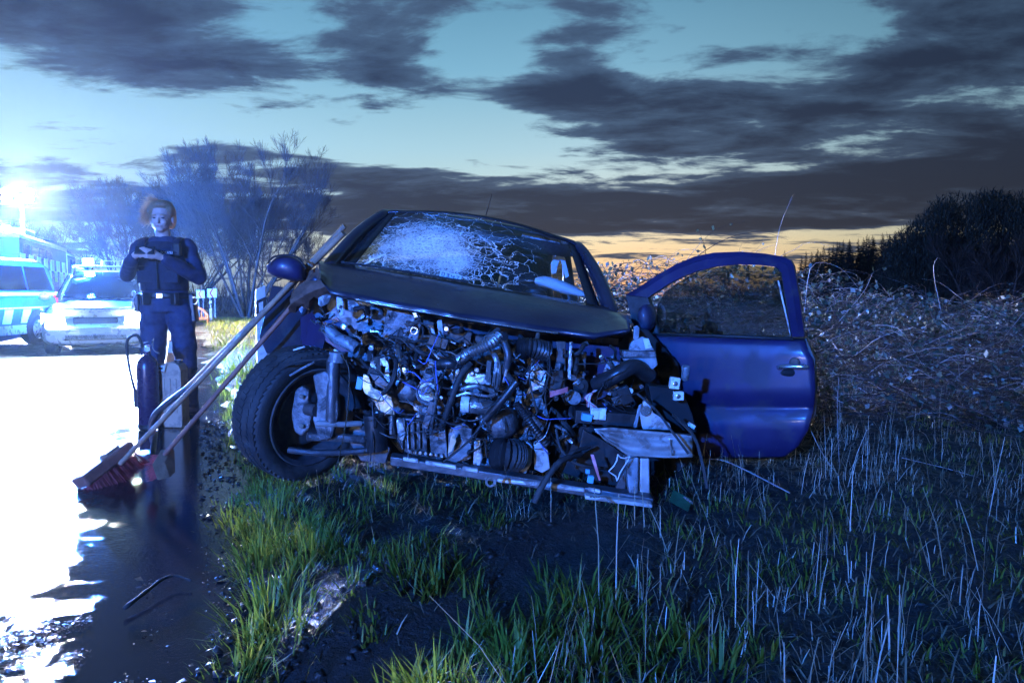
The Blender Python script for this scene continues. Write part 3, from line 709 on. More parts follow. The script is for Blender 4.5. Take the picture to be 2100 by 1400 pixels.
bare_tree('bare_tree', 'low distant bare tree at the far left behind the fire engine', at_px(30, 66), 10.5, 3, 29, .6, 5, kids=3)
bare_tree('bare_tree', 'slim bare tree between the many-stemmed tree and the wreck mirror', at_px(600, 52), 9.0, 3, 31, .6, 5, kids=3, thin=.7)
# broad hedge behind the bend
def twig_mass(name, label, cat, base, size, n, seed, m='twigs', L=(.4, 1.4), wd=.03, top=lambda t_: 1.0):
    rng = np.random.default_rng(seed); x = rng.uniform(-1, 1, n); y = rng.uniform(-1, 1, n); z = rng.random(n)**1.2
    tp = np.array([top((q+1)/2) for q in x]); X_ = base[0]+x*size[0]/2; Y_ = base[1]+y*size[1]/2; Z_ = ground_h(X_, Y_)+z*size[2]*tp
    o_ = blades(name, X_, Y_, Z_, rng.uniform(*L, n), np.full(n, wd)*rng.uniform(.5, 1.5, n), np.abs(rng.normal(.2, .35, n)), rng.uniform(0, 6.28, n), m, rng.random(n), .5)
    return tag(o_, label, cat)
hp = at_px(430, 47); tag(twig_mass('hedge', 'dark leafless hedge behind the chevron signs on the bend', 'hedge', hp, (34, 4, 1.6), 7000, 5, L=(.3, 1.1), wd=.035), kind='stuff')
hp = at_px(1270, 60); tag(twig_mass('hedge', 'distant dark hedge on the horizon right of the windscreen pillar', 'hedge', hp, (40, 6, 1.9), 5000, 6, L=(.3, 1.0), wd=.05, top=lambda q: .6+.4*math.sin(q*9)), kind='stuff')
# wood on the right: conifers, then broad bare crowns
def conifer(label, base, H, seed, m='conifer'):
    rnd = random.Random(seed); root = thing('conifer_tree', label, 'tree', base, 0, 'conifers on the skyline'); T = Tree(); T.seg([Vector((0, 0, -.2)), Vector((0, 0, H))], [H*.015, .01], 6)
    fast_mesh('trunk', np.array(T.v), np.array(T.q), 'bark', parent=root); vs, ts = [], []
    n = 420; R0 = max(H*rnd.uniform(.16, .28), .9)
    for k in range(n):
        t_ = (k/n)**.85; z = H*(.06+.93*t_); rad = R0*(1-t_)**.85*rnd.uniform(.55, 1.15)+.08; a = rnd.uniform(0, 6.28); dr = rnd.uniform(-.3, .05)
        tip = Vector((math.cos(a)*rad, math.sin(a)*rad, z+rad*dr)); o_ = Vector((0, 0, z)); s_ = Vector((-math.sin(a), math.cos(a), 0))*rad*rnd.uniform(.22, .4)
        b_ = len(vs); mid = o_.lerp(tip, .55); vs += [tuple(o_), tuple(mid+s_+Vector((0, 0, -.1*rad))), tuple(tip), tuple(mid-s_+Vector((0, 0, -.1*rad)))]; ts += [(b_, b_+1, b_+2), (b_, b_+2, b_+3)]
    fast_mesh('crown', np.array(vs), np.array(ts), m, parent=root)
for k in range(58):
    t_ = k/57; px = 1640+t_*300+random.uniform(-5, 5); Yd = random.uniform(66, 86); top = 520-t_*70+abs(random.gauss(0, 14))*random.choice((-.5, 1))+(8 if k == 0 else 0)
    b_ = at_px(px, Yd); Hh = P(px, top, Yd).z-b_[2]
    conifer('dark conifer of the dense row on the skyline beyond the brambles', b_, max(3, Hh), 100+k)
b_ = at_px(1607, 90); conifer('tiny lone conifer on the horizon above the rear edge of the open door', b_, P(1607, 513, 90).z-b_[2], 300)
for k, (px, top, Yd, lab) in enumerate([(1915, 395, 62, 'broad dark bare tree at the near end of the conifer row'), (1990, 385, 56, 'tallest dark bare tree above the bramble thicket'), (2070, 398, 52, 'dark bare tree at the right end of the wood'), (2150, 420, 52, 'dark bare tree closing the wood beyond the frame edge'), (1850, 470, 70, 'smaller dark bare tree standing among the conifers')]):
    b_ = at_px(px, Yd); bare_tree('bare_tree', lab, b_, (P(px, top, Yd).z-b_[2])*.86, 4, 400+k, .62, 4, 'dark trees of the right-hand wood', kids=5, thin=1.4, lowkeep=.12, tw=2.6)
rw = np.random.default_rng(12); cxs, cys, czs = [], [], []
for k in range(26):
    px = 1830+k*14+rw.uniform(-8, 8); Yd = rw.uniform(54, 66); topy = np.interp(px, [1820, 1870, 1920, 1990, 2200], [500, 455, 412, 398, 405])+rw.uniform(0, 26); b_ = at_px(px, Yd); zt = P(px, topy, Yd).z
    for q in range(4):
        f_ = 1-.24*q; r_ = rw.uniform(1.0, 1.7); n_ = 520; d = rw.normal(0, 1, (n_, 3)); d /= np.linalg.norm(d, axis=1)[:, None]; rad = r_*rw.random(n_)**.25*np.where(rw.random(n_) < .12, 1.25, 1)
        cz = b_[2]+(zt-b_[2]-r_*.8)*f_; cxs.append(b_[0]+rw.uniform(-.5, .5)+d[:, 0]*rad); cys.append(b_[1]+d[:, 1]*rad); czs.append(cz+d[:, 2]*rad*1.1)
X_ = np.concatenate(cxs); Y_ = np.concatenate(cys); Z_ = np.maximum(np.concatenate(czs), -.3); n = len(X_)
tag(blades('wood_canopy', X_, Y_, Z_, rw.uniform(.25, .75, n), rw.uniform(.03, .12, n), np.abs(rw.normal(.9, .6, n)), rw.uniform(0, 6.28, n), 'conifer', rw.random(n), .5), 'black rounded mass of crowns closing the right-hand wood', 'wood', kind='stuff')
# haze round everything, added and tinted blue for a glow about the lamps
xb, yb0, yb1, zb0, zb1 = 235., -66., 275., -3.0, 19.0
hz = MB().box((0, (yb0+yb1)/2, (zb0+zb1)/2), (2*xb, yb1-yb0, zb1-zb0))
mh = bpy.data.materials.new('haze'); mh.use_nodes = True; t = NT(mh.node_tree); t.n.clear(); MATS['haze'] = mh
o = t.new('ShaderNodeOutputMaterial'); pv = t.new('ShaderNodeVolumePrincipled'); pv.inputs['Color'].default_value = (.55, .78, 1, 1); pv.inputs['Density'].default_value = .00022; pv.inputs['Anisotropy'].default_value = .8
t.link(pv.outputs[0], o.inputs['Volume'])
tag(hz.build('haze', 'haze', weld=False), 'thin bluish haze over the whole scene, added for glow round the lamps', 'haze', kind='stuff')
# ================================================================== the wrecked car
# frame of the car: origin at the middle of the windscreen base; rolled to its left side, nose to the camera
C0 = P(965, 597, 3.45); RO = R(9.5); YA = R(2.7)
CX = Vector((math.cos(RO), 0, -math.sin(RO))); CZ = Vector((math.sin(RO), 0, math.cos(RO))); CY = Vector((-math.sin(YA), math.cos(YA), 0))
def C(x, y, z): return C0+CX*x+CY*y+CZ*z
def CM(): return Matrix((CX, CY, CZ)).transposed()
CROT = CM()
car = thing('wrecked_car', 'wrecked dark blue hatchback with its front end torn off, shattered windscreen and open driver door', 'car', (C0.x, C0.y+.4, gh(C0.x, C0.y+.4)))
def px_plate(name, m, pts, Y, thick=.006, parent=None, bevel=.0015, hole=None, **k):
    """sheet cut to an outline, standing at depth Y (each point may carry its own depth)"""
    q = [P(p[0], p[1], p[2] if len(p) > 2 else Y) for p in pts]
    return MB().plate(q, (0, thick, 0)).build(name, m, parent or car, bevel=bevel, **k)
def px_tube(name, m, pts, rpx, Y=None, parent=None, n=8, sm=True, N=14, flat=None, ribs=0, **k):
    q = [P(p[0], p[1], p[2] if len(p) > 2 else Y) for p in pts]
    if sm and len(q) > 2: q = smoothpts(q, N)
    elif len(q) == 2 and ribs: q = [q[0].lerp(q[1], i/(ribs*2)) for i in range(ribs*2+1)]
    r = rpx*mpp(q[0].y)
    rad = [r*(1.0 if not ribs else (1.0 if i % 2 else .82)) for i in range(len(q))]
    return MB().tube(q, rad, n, True, flat).build(name, m, parent or car, smooth='auto', **k)
def px_cyl(name, m, px, py, Y, r, L, axis=(0, -1, 0), prof=None, parent=None, n=18, **k):
    o_ = P(px, py, Y); r_ = r*mpp(Y); L_ = L*mpp(Y)
    pr = [(a*r_, b*L_) for a, b in (prof or [(.92, 0), (1, .06), (1, .94), (.92, 1)])]
    return MB().lathe(pr, o_, axis, n, cap=(pr[0] != pr[-1])).build(name, m, parent or car, smooth='auto', **k)
def px_box(name, m, px, py, Y, w_, h_, d_, ang=0, parent=None, bevel=.003, yaw=0, **k):
    """box of w x h pixels and d metres, turned in the picture plane by ang degrees"""
    r_ = ry(R(ang))@rz(R(yaw)); s_ = mpp(Y)
    return MB().box(P(px, py, Y), (w_*s_, d_, h_*s_), r_).build(name, m, parent or car, bevel=bevel, **k)

# --- bonnet: pushed back and folded, its front edge curling down
TOP = [(652, 535), (690, 541), (800, 554), (900, 569), (965, 581), (1100, 604), (1240, 629), (1290, 646)]
BOT = [(656, 572), (676, 600), (780, 622), (880, 640), (965, 654), (1100, 676), (1220, 690), (1292, 678)]
rows = []
for i in range(9):
    t_ = i/8; row = []
    for j in range(57):
        s_ = j/56; a = polyat(TOP, s_); b_ = polyat(BOT, s_); Yt = lerp(3.47, 2.98+.05*abs(s_-.5), t_**.8); py = lerp(a[1], b_[1], t_**1.15); px = lerp(a[0], b_[0], t_)
        dent = .016*math.sin(s_*15+t_*3)*t_+.010*math.sin(s_*37+t_*5)*t_*t_; fold = 5.0*math.exp(-((s_-.30-.25*t_)/.035)**2)-4.0*math.exp(-((s_-.62+.2*t_)/.05)**2)+3*math.exp(-((s_-.85)/.03)**2); row.append(P(px, py+fold*t_*(1.1-t_)*1.6, Yt+dent))
    rows.append(row)
# curled-under lip
lip = [p+Vector((0, .045, -.012)) for p in rows[-1]]; rows.append(lip)
bon = MB().grid(rows).build('bonnet', 'paint_dark', car, smooth=True, solid=.004, label='dark grey-blue bonnet pushed back with buckled front edge')
under = [[p+Vector((0, .03, -.022)) for p in rows[-3]], [p+Vector((0, .16, -.02)) for p in rows[-2]]]
MB().grid(under).build('inner_panel', 'plastic_black', bon, smooth=True, solid=.004)
MB().tube([p+Vector((0, -.004, -.004)) for p in rows[-2][12:44]], .0045, 6).build('edge_strip', 'bare_bright', bon, smooth=True)
MB().ell(P(843, 560, 3.40), (.008, .008, .006)).build('washer_jet', 'plastic_black', bon, smooth=True)
# --- windscreen
def ws(u, v):
    a = C(lerp(-.665, .66, u), 0.02, .005); b_ = C(lerp(-.56, .555, u), .66, .385); q = a.lerp(b_, v); bow = (1-(2*u-1)**2)
    return q+CY*(-.10*bow)+CZ*(.045*bow*v+.012*bow)
off = root_loc(car); imp = ws(.27, .45)-off; imp2 = ws(.40, .30)-off
glassmat('cracked_glass', (.80, .86, .90), .10, .03, crack=[(tuple(imp), .38), (tuple(imp2), .20)], axes=(CX, (CY*.86+CZ*.5)))
glassmat('car_glass', (.55, .62, .66), .1, .02); glassmat('rear_tint', (.025, .03, .03), .1, .02)
wsg = MB().grid([[ws(.035+.93*i/22, .03+.94*j/12) for i in range(23)] for j in range(13)]).build('windscreen', 'cracked_glass', car, smooth=True, label='shattered windscreen with a bright crushed patch on the passenger side')
fr = MB()
for (u0, u1, v0, v1) in ((-.012, .04, 0, 1), (.96, 1.012, 0, 1), (0, 1, -.03, .035), (0, 1, .965, 1.0)):
    fr.grid([[ws(lerp(u0, u1, i/(10 if u1-u0 > .5 else 2)), lerp(v0, v1, j/(8 if v1-v0 > .5 else 2)))+CY*-.003 for i in range(11 if u1-u0 > .5 else 3)] for j in range(9 if v1-v0 > .5 else 3)])
fr.build('glass_border', 'plastic_black', wsg, smooth=True, solid=.004)
# sticker paper behind the glass, with pencilled figures
pp = [ws(.375, .07), ws(.46, .045), ws(.458, .125), ws(.373, .15)]; pp = [q-CY*.006 for q in pp]
tick = MB().plate(pp, CY*.001).build('paper_slip', 'paper', car)
ux = (pp[1]-pp[0]); uy = (pp[3]-pp[0]); ink = MB()
def stroke(a, b_, r_=.0016):
    ink.tube([pp[0]+ux*a[0]+uy*a[1]-CY*.002, pp[0]+ux*b_[0]+uy*b_[1]-CY*.002], r_, 4)
for a, b_ in [((.10, .75), (.10, .3)), ((.10, .75), (.22, .75)), ((.22, .75), (.22, .3)), ((.10, .3), (.22, .3)), ((.32, .75), (.46, .7)), ((.46, .7), (.36, .52)), ((.36, .52), (.46, .35)), ((.46, .35), (.32, .27)),
              ((.55, .75), (.53, .5)), ((.53, .5), (.70, .5)), ((.66, .72), (.66, .26)), ((.76, .75), (.94, .75)), ((.85, .75), (.85, .26))]: stroke(a, b_)
ink.build('figures', 'ink', tick)
# wiper lying along the base of the screen
px_tube('wiper', 'plastic_black', [(700, 537, 3.42), (830, 556, 3.37), (960, 578, 3.34)], 2.2, parent=car)
# --- roof, pillars, sides
rf = []
for j, (y, hw, zc_, ze) in enumerate([(.63, .575, .405, .365), (.72, .60, .43, .375), (1.1, .615, .46, .39), (1.8, .60, .455, .385), (2.4, .57, .41, .35), (2.75, .54, .35, .31)]):
    rf.append([C(hw*math.sin(a), y-.05*(1-abs(math.sin(a)))*(j == 0), ze+(zc_-ze)*math.cos(a)**.8) for a in (math.pi*(i/16-.5)*.999 for i in range(17))])
roof = MB().grid(rf).build('roof', 'paint_dark', car, smooth=True, solid=.012)
MB().tube([C(.0, 1.15, .47), C(.012, 1.25, .60), C(.02, 1.30, .68)], [.004, .0025, .0015], 6).build('aerial', 'plastic_black', roof)
for s_, nm in ((-1, 'passenger'), (1, 'driver')):
    pts = [C(s_*.745, -.12, -.10), C(s_*.722, .03, .012), C(s_*.678, .30, .175), C(s_*.625, .52, .292), C(s_*.583, .68, .358), C(s_*.60, 1.1, .375), C(s_*.60, 1.8, .395), C(s_*.56, 2.5, .34)]
    MB().tube(smoothpts(pts, 26), .036, 10, True, 1.2, up=CX).build('pillar', 'paint_dark', car, smooth=True)
    # B pillar, C pillar
    MB().tube([C(s_*.60, 1.42, .39), C(s_*.70, 1.38, 0), C(s_*.74, 1.36, -.65)], [.03, .05, .06], 8, True, .6).build('pillar', 'plastic_black', car, smooth=True)
    MB().tube([C(s_*.57, 2.45, .35), C(s_*.70, 2.7, -.05), C(s_*.72, 2.72, -.6)], [.08, .12, .13], 8, True, .4).build('pillar', 'paint_dark', car, smooth=True)
    y0 = .05 if s_ < 0 else 1.36
    side = [[C(s_*(.76+.05*math.sin(math.pi*k/6)), lerp(y0, 2.95, i/10), lerp(-.72, -.01, k/6)) for i in range(11)] for k in range(7)]
    MB().grid(side).build('side_panel', 'paint_blue', car, smooth=True, solid=.03)
    MB().plate([C(s_*.73, 1.46, .0), C(s_*.71, 2.52, .02), C(s_*.60, 2.36, .34), C(s_*.63, 1.48, .37)], CX*(s_*.004)).build('quarter_glass', 'car_glass', car)
MB().plate([C(-.68, 2.95, -.7), C(.68, 2.95, -.7), C(.70, 2.95, -.02), C(-.70, 2.95, -.02)], CY*.03).build('tailgate', 'paint_blue', car)
MB().plate([C(-.62, 2.93, 0), C(.62, 2.93, 0), C(.50, 2.76, .31), C(-.50, 2.76, .31)], CY*.004).build('rear_glass', 'rear_tint', car)
MB().box(C(0, 2.78, .335), (1.16, .10, .13), CROT).build('tailgate_header', 'paint_dark', car, bevel=.02)
MB().box(C(0, 1.45, -.68), (1.4, 2.9, .05), CROT).build('floor_pan', 'black_void', car)
# passenger side window and door skin front
MB().plate([C(-.725, .12, .03), C(-.70, 1.36, .02), C(-.62, 1.38, .37), C(-.635, .70, .36)], CX*-.004).build('side_glass', 'car_glass', car)
# --- cabin
dash = MB().grid([[C(lerp(-.70, .70, i/14), y, z-.03*(abs(i/7-1)**3)) for i in range(15)] for (y, z) in ((.02, -.03), (.20, .0), (.34, .03), (.44, .02), (.47, -.10), (.46, -.42))]).build('dashboard', 'plastic_black', car, smooth=True, solid=.01)
def seat(x):
    b_ = MB()
    b_.grid([[C(x+lerp(-.23, .23, i/6), lerp(.72, 1.22, k/5), -.33-.05*math.sin(math.pi*i/6)+.03*k/5) for i in range(7)] for k in range(6)])
    o_ = b_.build('seat', 'fabric_dark', car, smooth=True, solid=.12, bevel=0)
    bk = MB().grid([[C(x+lerp(-.21, .21, i/6)*(1-.25*k/6), lerp(1.20, 1.42, k/6)-.05*math.cos(math.pi*(i/6-.5))*-1*.6, lerp(-.30, .22, k/6)) for i in range(7)] for k in range(7)]).build('backrest', 'fabric_dark', o_, smooth=True, solid=.10)
    MB().ell(C(x, 1.40, .275), (.125, .055, .085), CROT).build('headrest', 'fabric_dark', o_, smooth=True)
    MB().tube([C(x-.05, 1.41, .2), C(x-.05, 1.41, .28)], .008, 6).build('headrest_rod', 'bare_bright', o_); MB().tube([C(x+.05, 1.41, .2), C(x+.05, 1.41, .28)], .008, 6).build('headrest_rod', 'bare_bright', o_)
seat(-.34); seat(.34)
MB().box(C(0, 2.1, -.2), (1.2, .18, .62), CROT).build('rear_bench', 'fabric_dark', car, bevel=.05)
sw_c = C(.36, .50, .035); sw_n = (CY*-.45+CZ*-.9).normalized()
ring = []; u_ = sw_n.orthogonal().normalized(); v_ = sw_n.cross(u_)
stw = MB().tube([sw_c+(u_*math.cos(a)+v_*math.sin(a))*.18 for a in (2*math.pi*k/28 for k in range(29))], .014, 8, False).build('steering_wheel', 'plastic_black', car, smooth=True)
MB().lathe([(.05, -.03), (.075, 0), (.07, .02)], sw_c, sw_n*-1, 12).build('wheel_hub', 'plastic_black', stw, smooth=True)
# burst airbags: a limp white bag over the wheel, a curtain strip at the pillar
bag = []
for k in range(9):
    t_ = k/8; c_ = polyat([(1096, 575), (1125, 578), (1165, 592), (1208, 606)], t_); hh = 20*math.sin(math.pi*(.12+.82*t_))**.7*1.0
    row = []
    for i in range(10):
        a = 2*math.pi*i/10; wob = 1+.15*math.sin(i*2.3+k*1.7); row.append(P(c_[0]+3*math.cos(a)*wob, c_[1]+hh*.72*math.sin(a)*wob+1, 3.78+.06*math.cos(a)*wob))
    bag.append(row)
bb = MB().grid(bag, True); bb.f += [tuple(range(10)), tuple(range(80, 90))]
bb.build('driver_airbag', 'airbag', car, smooth=True, sub=1, label='limp white airbag hanging over the steering wheel')
st = MB().plate([P(*q) for q in ((1136, 505, 4.35), (1161, 508, 4.35), (1154, 530, 4.32), (1147, 536, 4.3), (1140, 560, 4.28), (1131, 563, 4.3), (1130, 540, 4.32), (1139, 525, 4.33))], (0, .02, 0)).build('curtain_airbag', 'airbag', car, bevel=.004)
MB().plate([P(*q) for q in ((1148, 528, 4.3), (1157, 524, 4.3), (1167, 566, 4.25), (1160, 570, 4.25))], (0, .006, 0)).build('seat_belt', 'airbag', car)
px_box('interior_mirror', 'plastic_black', 1012, 492, 3.98, 62, 18, .02, 7, bevel=.006)
# headlining strip and sun visor behind the glass
MB().grid([[C(lerp(-.55, .55, i/10), .70+.02*k, .37-.035*k) for i in range(11)] for k in range(3)]).build('headlining', 'fabric_dark', car, smooth=True, solid=.01)
px_plate('sun_visor', 'inner_metal', [(1072, 478), (1150, 492), (1148, 503), (1068, 487)], 4.16, .012)
# --- door mirror, passenger side
mr = MB()
prof = [(545, 556, 540), (560, 524, 545), (585, 521, 0), (612, 530, 0), (629, 552, 0)]
sec = []
for k in range(9):
    t_ = k/8; cx_ = lerp(548, 627, t_); top = polyat([(540,), (526,), (522,), (525,), (532,), (549,)], t_)[0]; bot = polyat([(560,), (570,), (572,), (576,), (578,), (574,)], t_)[0]
    cyp = (top+bot)/2; hh = (bot-top)/2; kk = math.sin(math.pi*min(1, .10+t_*.9+.001))**.35 if t_ > .6 else min(1, .55+t_*2)
    sec.append([P(cx_+(2 if abs(math.sin(a)) > .9 else 0), cyp+hh*math.copysign(abs(math.sin(a))**.7, math.sin(a)), 3.34+.075*kk*math.copysign(abs(math.cos(a))**.8, -math.cos(a))*-1) for a in (2*math.pi*i/16 for i in range(16))])
mm = MB().grid(sec, True); mm.f += [tuple(range(15, -1, -1)), tuple(range(128, 144))]
mir = mm.build('door_mirror', 'paint_blue', car, smooth=True, label='blue door mirror housing on the passenger side')
px_tube('mirror_rim', 'plastic_black', [(549, 541, 3.265), (560, 527, 3.262), (590, 523, 3.26), (612, 529, 3.262), (628, 551, 3.28)], 2.2, parent=mir)
px_tube('mirror_arm', 'plastic_black', [(622, 566, 3.36), (645, 578, 3.42), (662, 588, 3.48)], 9, parent=mir)
# --- passenger side: A-post bottom, sill skin, torn wing
px_plate('door_skin', 'paint_dark', [(556, 585, 3.62), (600, 592, 3.55), (650, 590, 3.50), (668, 640, 3.48), (640, 725, 3.46), (545, 725, 3.56), (530, 690, 3.62)], 3.5, .04, bevel=.01)
wing = []
for k in range(7):
    t_ = k/6; a = polyat([(598, 600), (612, 578), (632, 560), (652, 548)], t_); b_ = polyat([(592, 640), (622, 634), (648, 620), (690, 606)], t_); jag = 9*math.sin(k*2.7)
    wing.append([P(lerp(a[0], b_[0], i/5)+(4*math.sin(i*3+k)), lerp(a[1], b_[1], i/5)+(jag if i == 5 else 0), 3.36-.06*math.sin(math.pi*i/5)) for i in range(6)])
MB().grid(wing).build('torn_wing', 'rust', car, smooth=False, solid=.004, label='torn scraped remains of the front wing below the mirror')
px_tube('wing_edge', 'bare_bright', [(650, 545, 3.38), (648, 560, 3.37), (655, 575, 3.36)], 1.3)
# --- open driver door: outline on its own hinged plane
HD = P(1300, 620, 3.62); DN = Vector((-.50, -.86, -.02)).normalized()        # outward normal of the swung door
def D(px, py, lift=0.0):
    d = ray(px, py); o_ = Vector((0, 0, CAMZ)); t_ = (HD-o_).dot(DN)/d.dot(DN); return o_+d*t_+DN*lift
frame_out = [(1284, 604), (1310, 590), (1345, 566), (1385, 543), (1425, 526), (1465, 518), (1520, 516), (1570, 520), (1605, 526), (1622, 534)]
rear = [(1628, 545), (1640, 610), (1652, 680), (1668, 735), (1673, 790), (1668, 850), (1655, 890), (1630, 925), (1600, 940)]
bottom = [(1540, 942), (1480, 942), (1430, 938)]
frontp = [(1400, 880), (1372, 790), (1340, 720), (1310, 668), (1296, 640)]
win = [(1352, 682), (1345, 660), (1348, 625), (1362, 600), (1388, 580), (1420, 562), (1460, 549), (1510, 543), (1560, 545), (1594, 549), (1604, 560), (1612, 610), (1624, 692)]
# door skin with belt crease and rub strip: loft rows between belt line and bottom
def row_at(py, lift, x0, x1, n=22): return [D(lerp(x0, x1, i/n), py+(2+10*i/n if py < 720 else 0), lift-.012*(2*i/n-1)**2) for i in range(n+1)]
levels = [(684, .0, 1304, 1650), (690, .020, 1308, 1652), (700, .030, 1312, 1655), (735, .034, 1330, 1668), (765, .033, 1345, 1672), (790, .034, 1358, 1673), (826, .034, 1374, 1671), (829, .024, 1376, 1670), (840, .024, 1380, 1669), (843, .034, 1382, 1668),
          (880, .026, 1398, 1658), (915, .010, 1414, 1636), (935, -.006, 1424, 1612), (942, -.03, 1432, 1596)]
door = MB().grid([row_at(py, lf, a, b_) for py, lf, a, b_ in levels]).build('door', 'paint_blue', car, smooth=True, solid=.006, label='driver door swung wide open, blue skin facing the road')
inner = MB().plate([D(x, y, -.06) for x, y in [(1300, 684), (1650, 696), (1668, 740), (1670, 850), (1640, 915), (1595, 938), (1435, 938), (1390, 860), (1340, 735)]], DN*-.05); inner.build('door_inner', 'plastic_black', door)
# window frame as a band from outer outline to opening
fo = [(1284, 604)]+frame_out[1:]+[(1628, 545), (1640, 610), (1650, 690)]
fi = [(1330, 610), (1352, 596), (1375, 581), (1400, 568), (1432, 556), (1468, 547), (1515, 542), (1560, 544), (1588, 547), (1598, 551), (1604, 560), (1613, 612), (1625, 690)]
k_ = len(fo); rows = [[D(x, y, .008) for x, y in fo], [D(lerp(x, a, .4), lerp(y, b_, .4), .026) for (x, y), (a, b_) in zip(fo, fi)], [D(x, y, .014) for x, y in fi], [D(x, y, -.03) for x, y in fi], [D(x, y, -.045) for x, y in fo], [D(x, y, .008) for x, y in fo]]
MB().grid(rows).build('window_frame', 'paint_blue', door, smooth='auto')
px_l = [(1284, 604), (1330, 610), (1345, 655), (1352, 684), (1306, 684), (1292, 640)]
MB().plate([D(x, y, .012) for x, y in px_l], DN*-.05).build('corner_panel', 'plastic_black', door, bevel=.004)
glassmat('door_glass', (.50, .56, .56), .35, .03)
MB().plate([D(x, y, -.004) for x, y in win], DN*-.004).build('door_glass', 'door_glass', door)
MB().tube([D(x, y, .004) for x, y in win[9:]], .005, 6).build('window_seal', 'rubber', door, smooth=True)
MB().tube([D(1596, 575, .002), D(1622, 690, .002)], .004, 5).build('glass_edge', 'beam', door)
MB().tube([D(1350, 685, .012), D(1500, 689, .014), D(1628, 695, .010)], .007, 6).build('window_seal', 'rubber', door, smooth=True)
# mirror on the door, folded
mr = [[D(1337+13*math.cos(a)*k, 650+27*math.sin(a)*k2, .02+dp) for a in (2*math.pi*i/14 for i in range(14))] for k, k2, dp in ((.6, .6, 0), (1, 1, .02), (1.05, 1.05, .07), (.95, .97, .11), (.6, .7, .125))]
mq = MB().grid(mr, True); mq.f += [tuple(range(13, -1, -1)), tuple(range(56, 70))]; mq.build('door_mirror', 'paint_blue', door, smooth=True)
# handle
hn = MB().tube(smoothpts([D(1596, 752, .03), D(1606, 749, .055), D(1630, 748, .062), D(1652, 749, .058), D(1659, 751, .03)], 14), [.004]+[.0115]*13+[.006], 8, True, .8).build('door_handle', 'bare_bright', door, smooth=True)
MB().lathe([(.02, 0), (.024, .004), (.02, .008)], D(1632, 741, .033), DN, 12).build('lock', 'plastic_black', hn)
MB().ell(D(1622, 762, .034), (.045, .008, .018), None).build('handle_cup', 'black_void', hn, smooth=True)
# --- bulkhead and side members closing the engine bay at the back
px_plate('bulkhead', 'steel_dark', [(596, 604), (700, 604), (960, 640), (1290, 672), (1350, 760), (1400, 930), (1300, 985), (840, 930), (690, 930), (660, 720)], 3.52, .02, bevel=0)
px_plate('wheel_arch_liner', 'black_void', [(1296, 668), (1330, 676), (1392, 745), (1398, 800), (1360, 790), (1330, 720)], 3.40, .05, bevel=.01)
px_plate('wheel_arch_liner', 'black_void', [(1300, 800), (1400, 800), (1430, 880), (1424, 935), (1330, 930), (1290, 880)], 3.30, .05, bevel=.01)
px_plate('inner_wing', 'paint_blue', [(615, 650, 3.42), (640, 640, 3.36), (668, 690, 3.3), (660, 720, 3.3), (620, 718, 3.38)], 3.36, .008)
# ================================================================== engine bay
# --- front wheel wrenched outwards, its inner side to the camera
wc = P(620, 845, 3.12); fi_ = R(38); rr_ = R(9)
WA = Vector((math.cos(fi_)*math.cos(rr_), -math.sin(fi_)*math.cos(rr_), -math.sin(rr_)))     # axle, pointing in towards the engine
wheel = MB()
RT, HW = .302, .098
prof = [(.215, -.080), (.235, -.094), (.27, -.098), (.290, -.090), (.300, -.074), (.303, -.04), (.303, .04), (.300, .074), (.290, .090), (.27, .098), (.235, .094), (.215, .080)]
wheel.lathe(prof, wc, WA, 56, cap=False)
whl = wheel.build('wheel', 'rubber', car, smooth='auto', label='front wheel wrenched outwards, showing its inner side')
tr = MB(); u_ = WA.orthogonal().normalized(); v_ = WA.cross(u_)
for k in range(64):
    a = 2*math.pi*k/64
    for (h0, h1, tw) in ((-.086, -.050, .35), (-.045, -.004, -.3), (.004, .045, .3), (.050, .086, -.35)):
        for hh, ww in ((lerp(h0, h1, .5), (h1-h0)*.46),):
            n_ = (u_*math.cos(a)+v_*math.sin(a)); tn = (v_*math.cos(a)-u_*math.sin(a))
            rr2 = RT+.001-(.006 if abs(hh) > .06 else 0)
            M_ = Matrix((tn, WA, n_)).transposed()@rz(tw)
            tr.box(wc+WA*hh+n_*(rr2-.003), (.0255, ww*2.1, .012), M_)
tag(tr.build('tread_blocks', 'rubber', whl, weld=False), kind='stuff')
rim = MB(); rim.lathe([(.222, .086), (.228, .092), (.222, .096), (.205, .085), (.196, .05), (.188, -.02), (.19, -.05)], wc, WA, 40, cap=False)
rim.build('rim', 'tool_metal', whl, smooth='auto')
MB().lathe([(.02, -.05), (.19, -.052), (.19, -.046), (.02, -.04)], wc, WA, 32).build('rim_disc', 'steel_dark', whl, smooth='auto')
MB().lathe([(.05, .005), (.135, .005), (.135, .025), (.06, .025), (.06, .05), (.035, .055)], wc, WA, 32).build('brake_disc', 'rust', whl, smooth='auto')
MB().lathe([(.08, .03), (.145, .032), (.14, .036), (.08, .036)], wc, WA, 32).build('dust_shield', 'steel_dark', whl, smooth='auto')
px_plate('brake_caliper', 'cast', [(604, 800), (618, 790), (634, 800), (632, 822), (640, 850), (634, 880), (618, 896), (602, 886), (596, 850)], 2.945, .05, parent=whl, bevel=.012)
for yb in (812, 872): px_cyl('caliper_bolt', 'bare_bright', 618, yb, 2.94, 5, 8, (.3, -1, 0), None, parent=whl, n=8)
px_tube('caliper_piston', 'steel_dark', [(630, 838, 2.93), (650, 842, 2.90)], 13, parent=whl, sm=False, n=12)
px_plate('steering_knuckle', 'cast', [(640, 770), (668, 760), (690, 790), (694, 850), (680, 900), (655, 905), (640, 860), (650, 820)], 2.90, .05, bevel=.01)
px_tube('strut', 'steel_dark', [(684, 735, 2.94), (682, 800, 2.92), (680, 865, 2.92)], 14, sm=False, n=14)
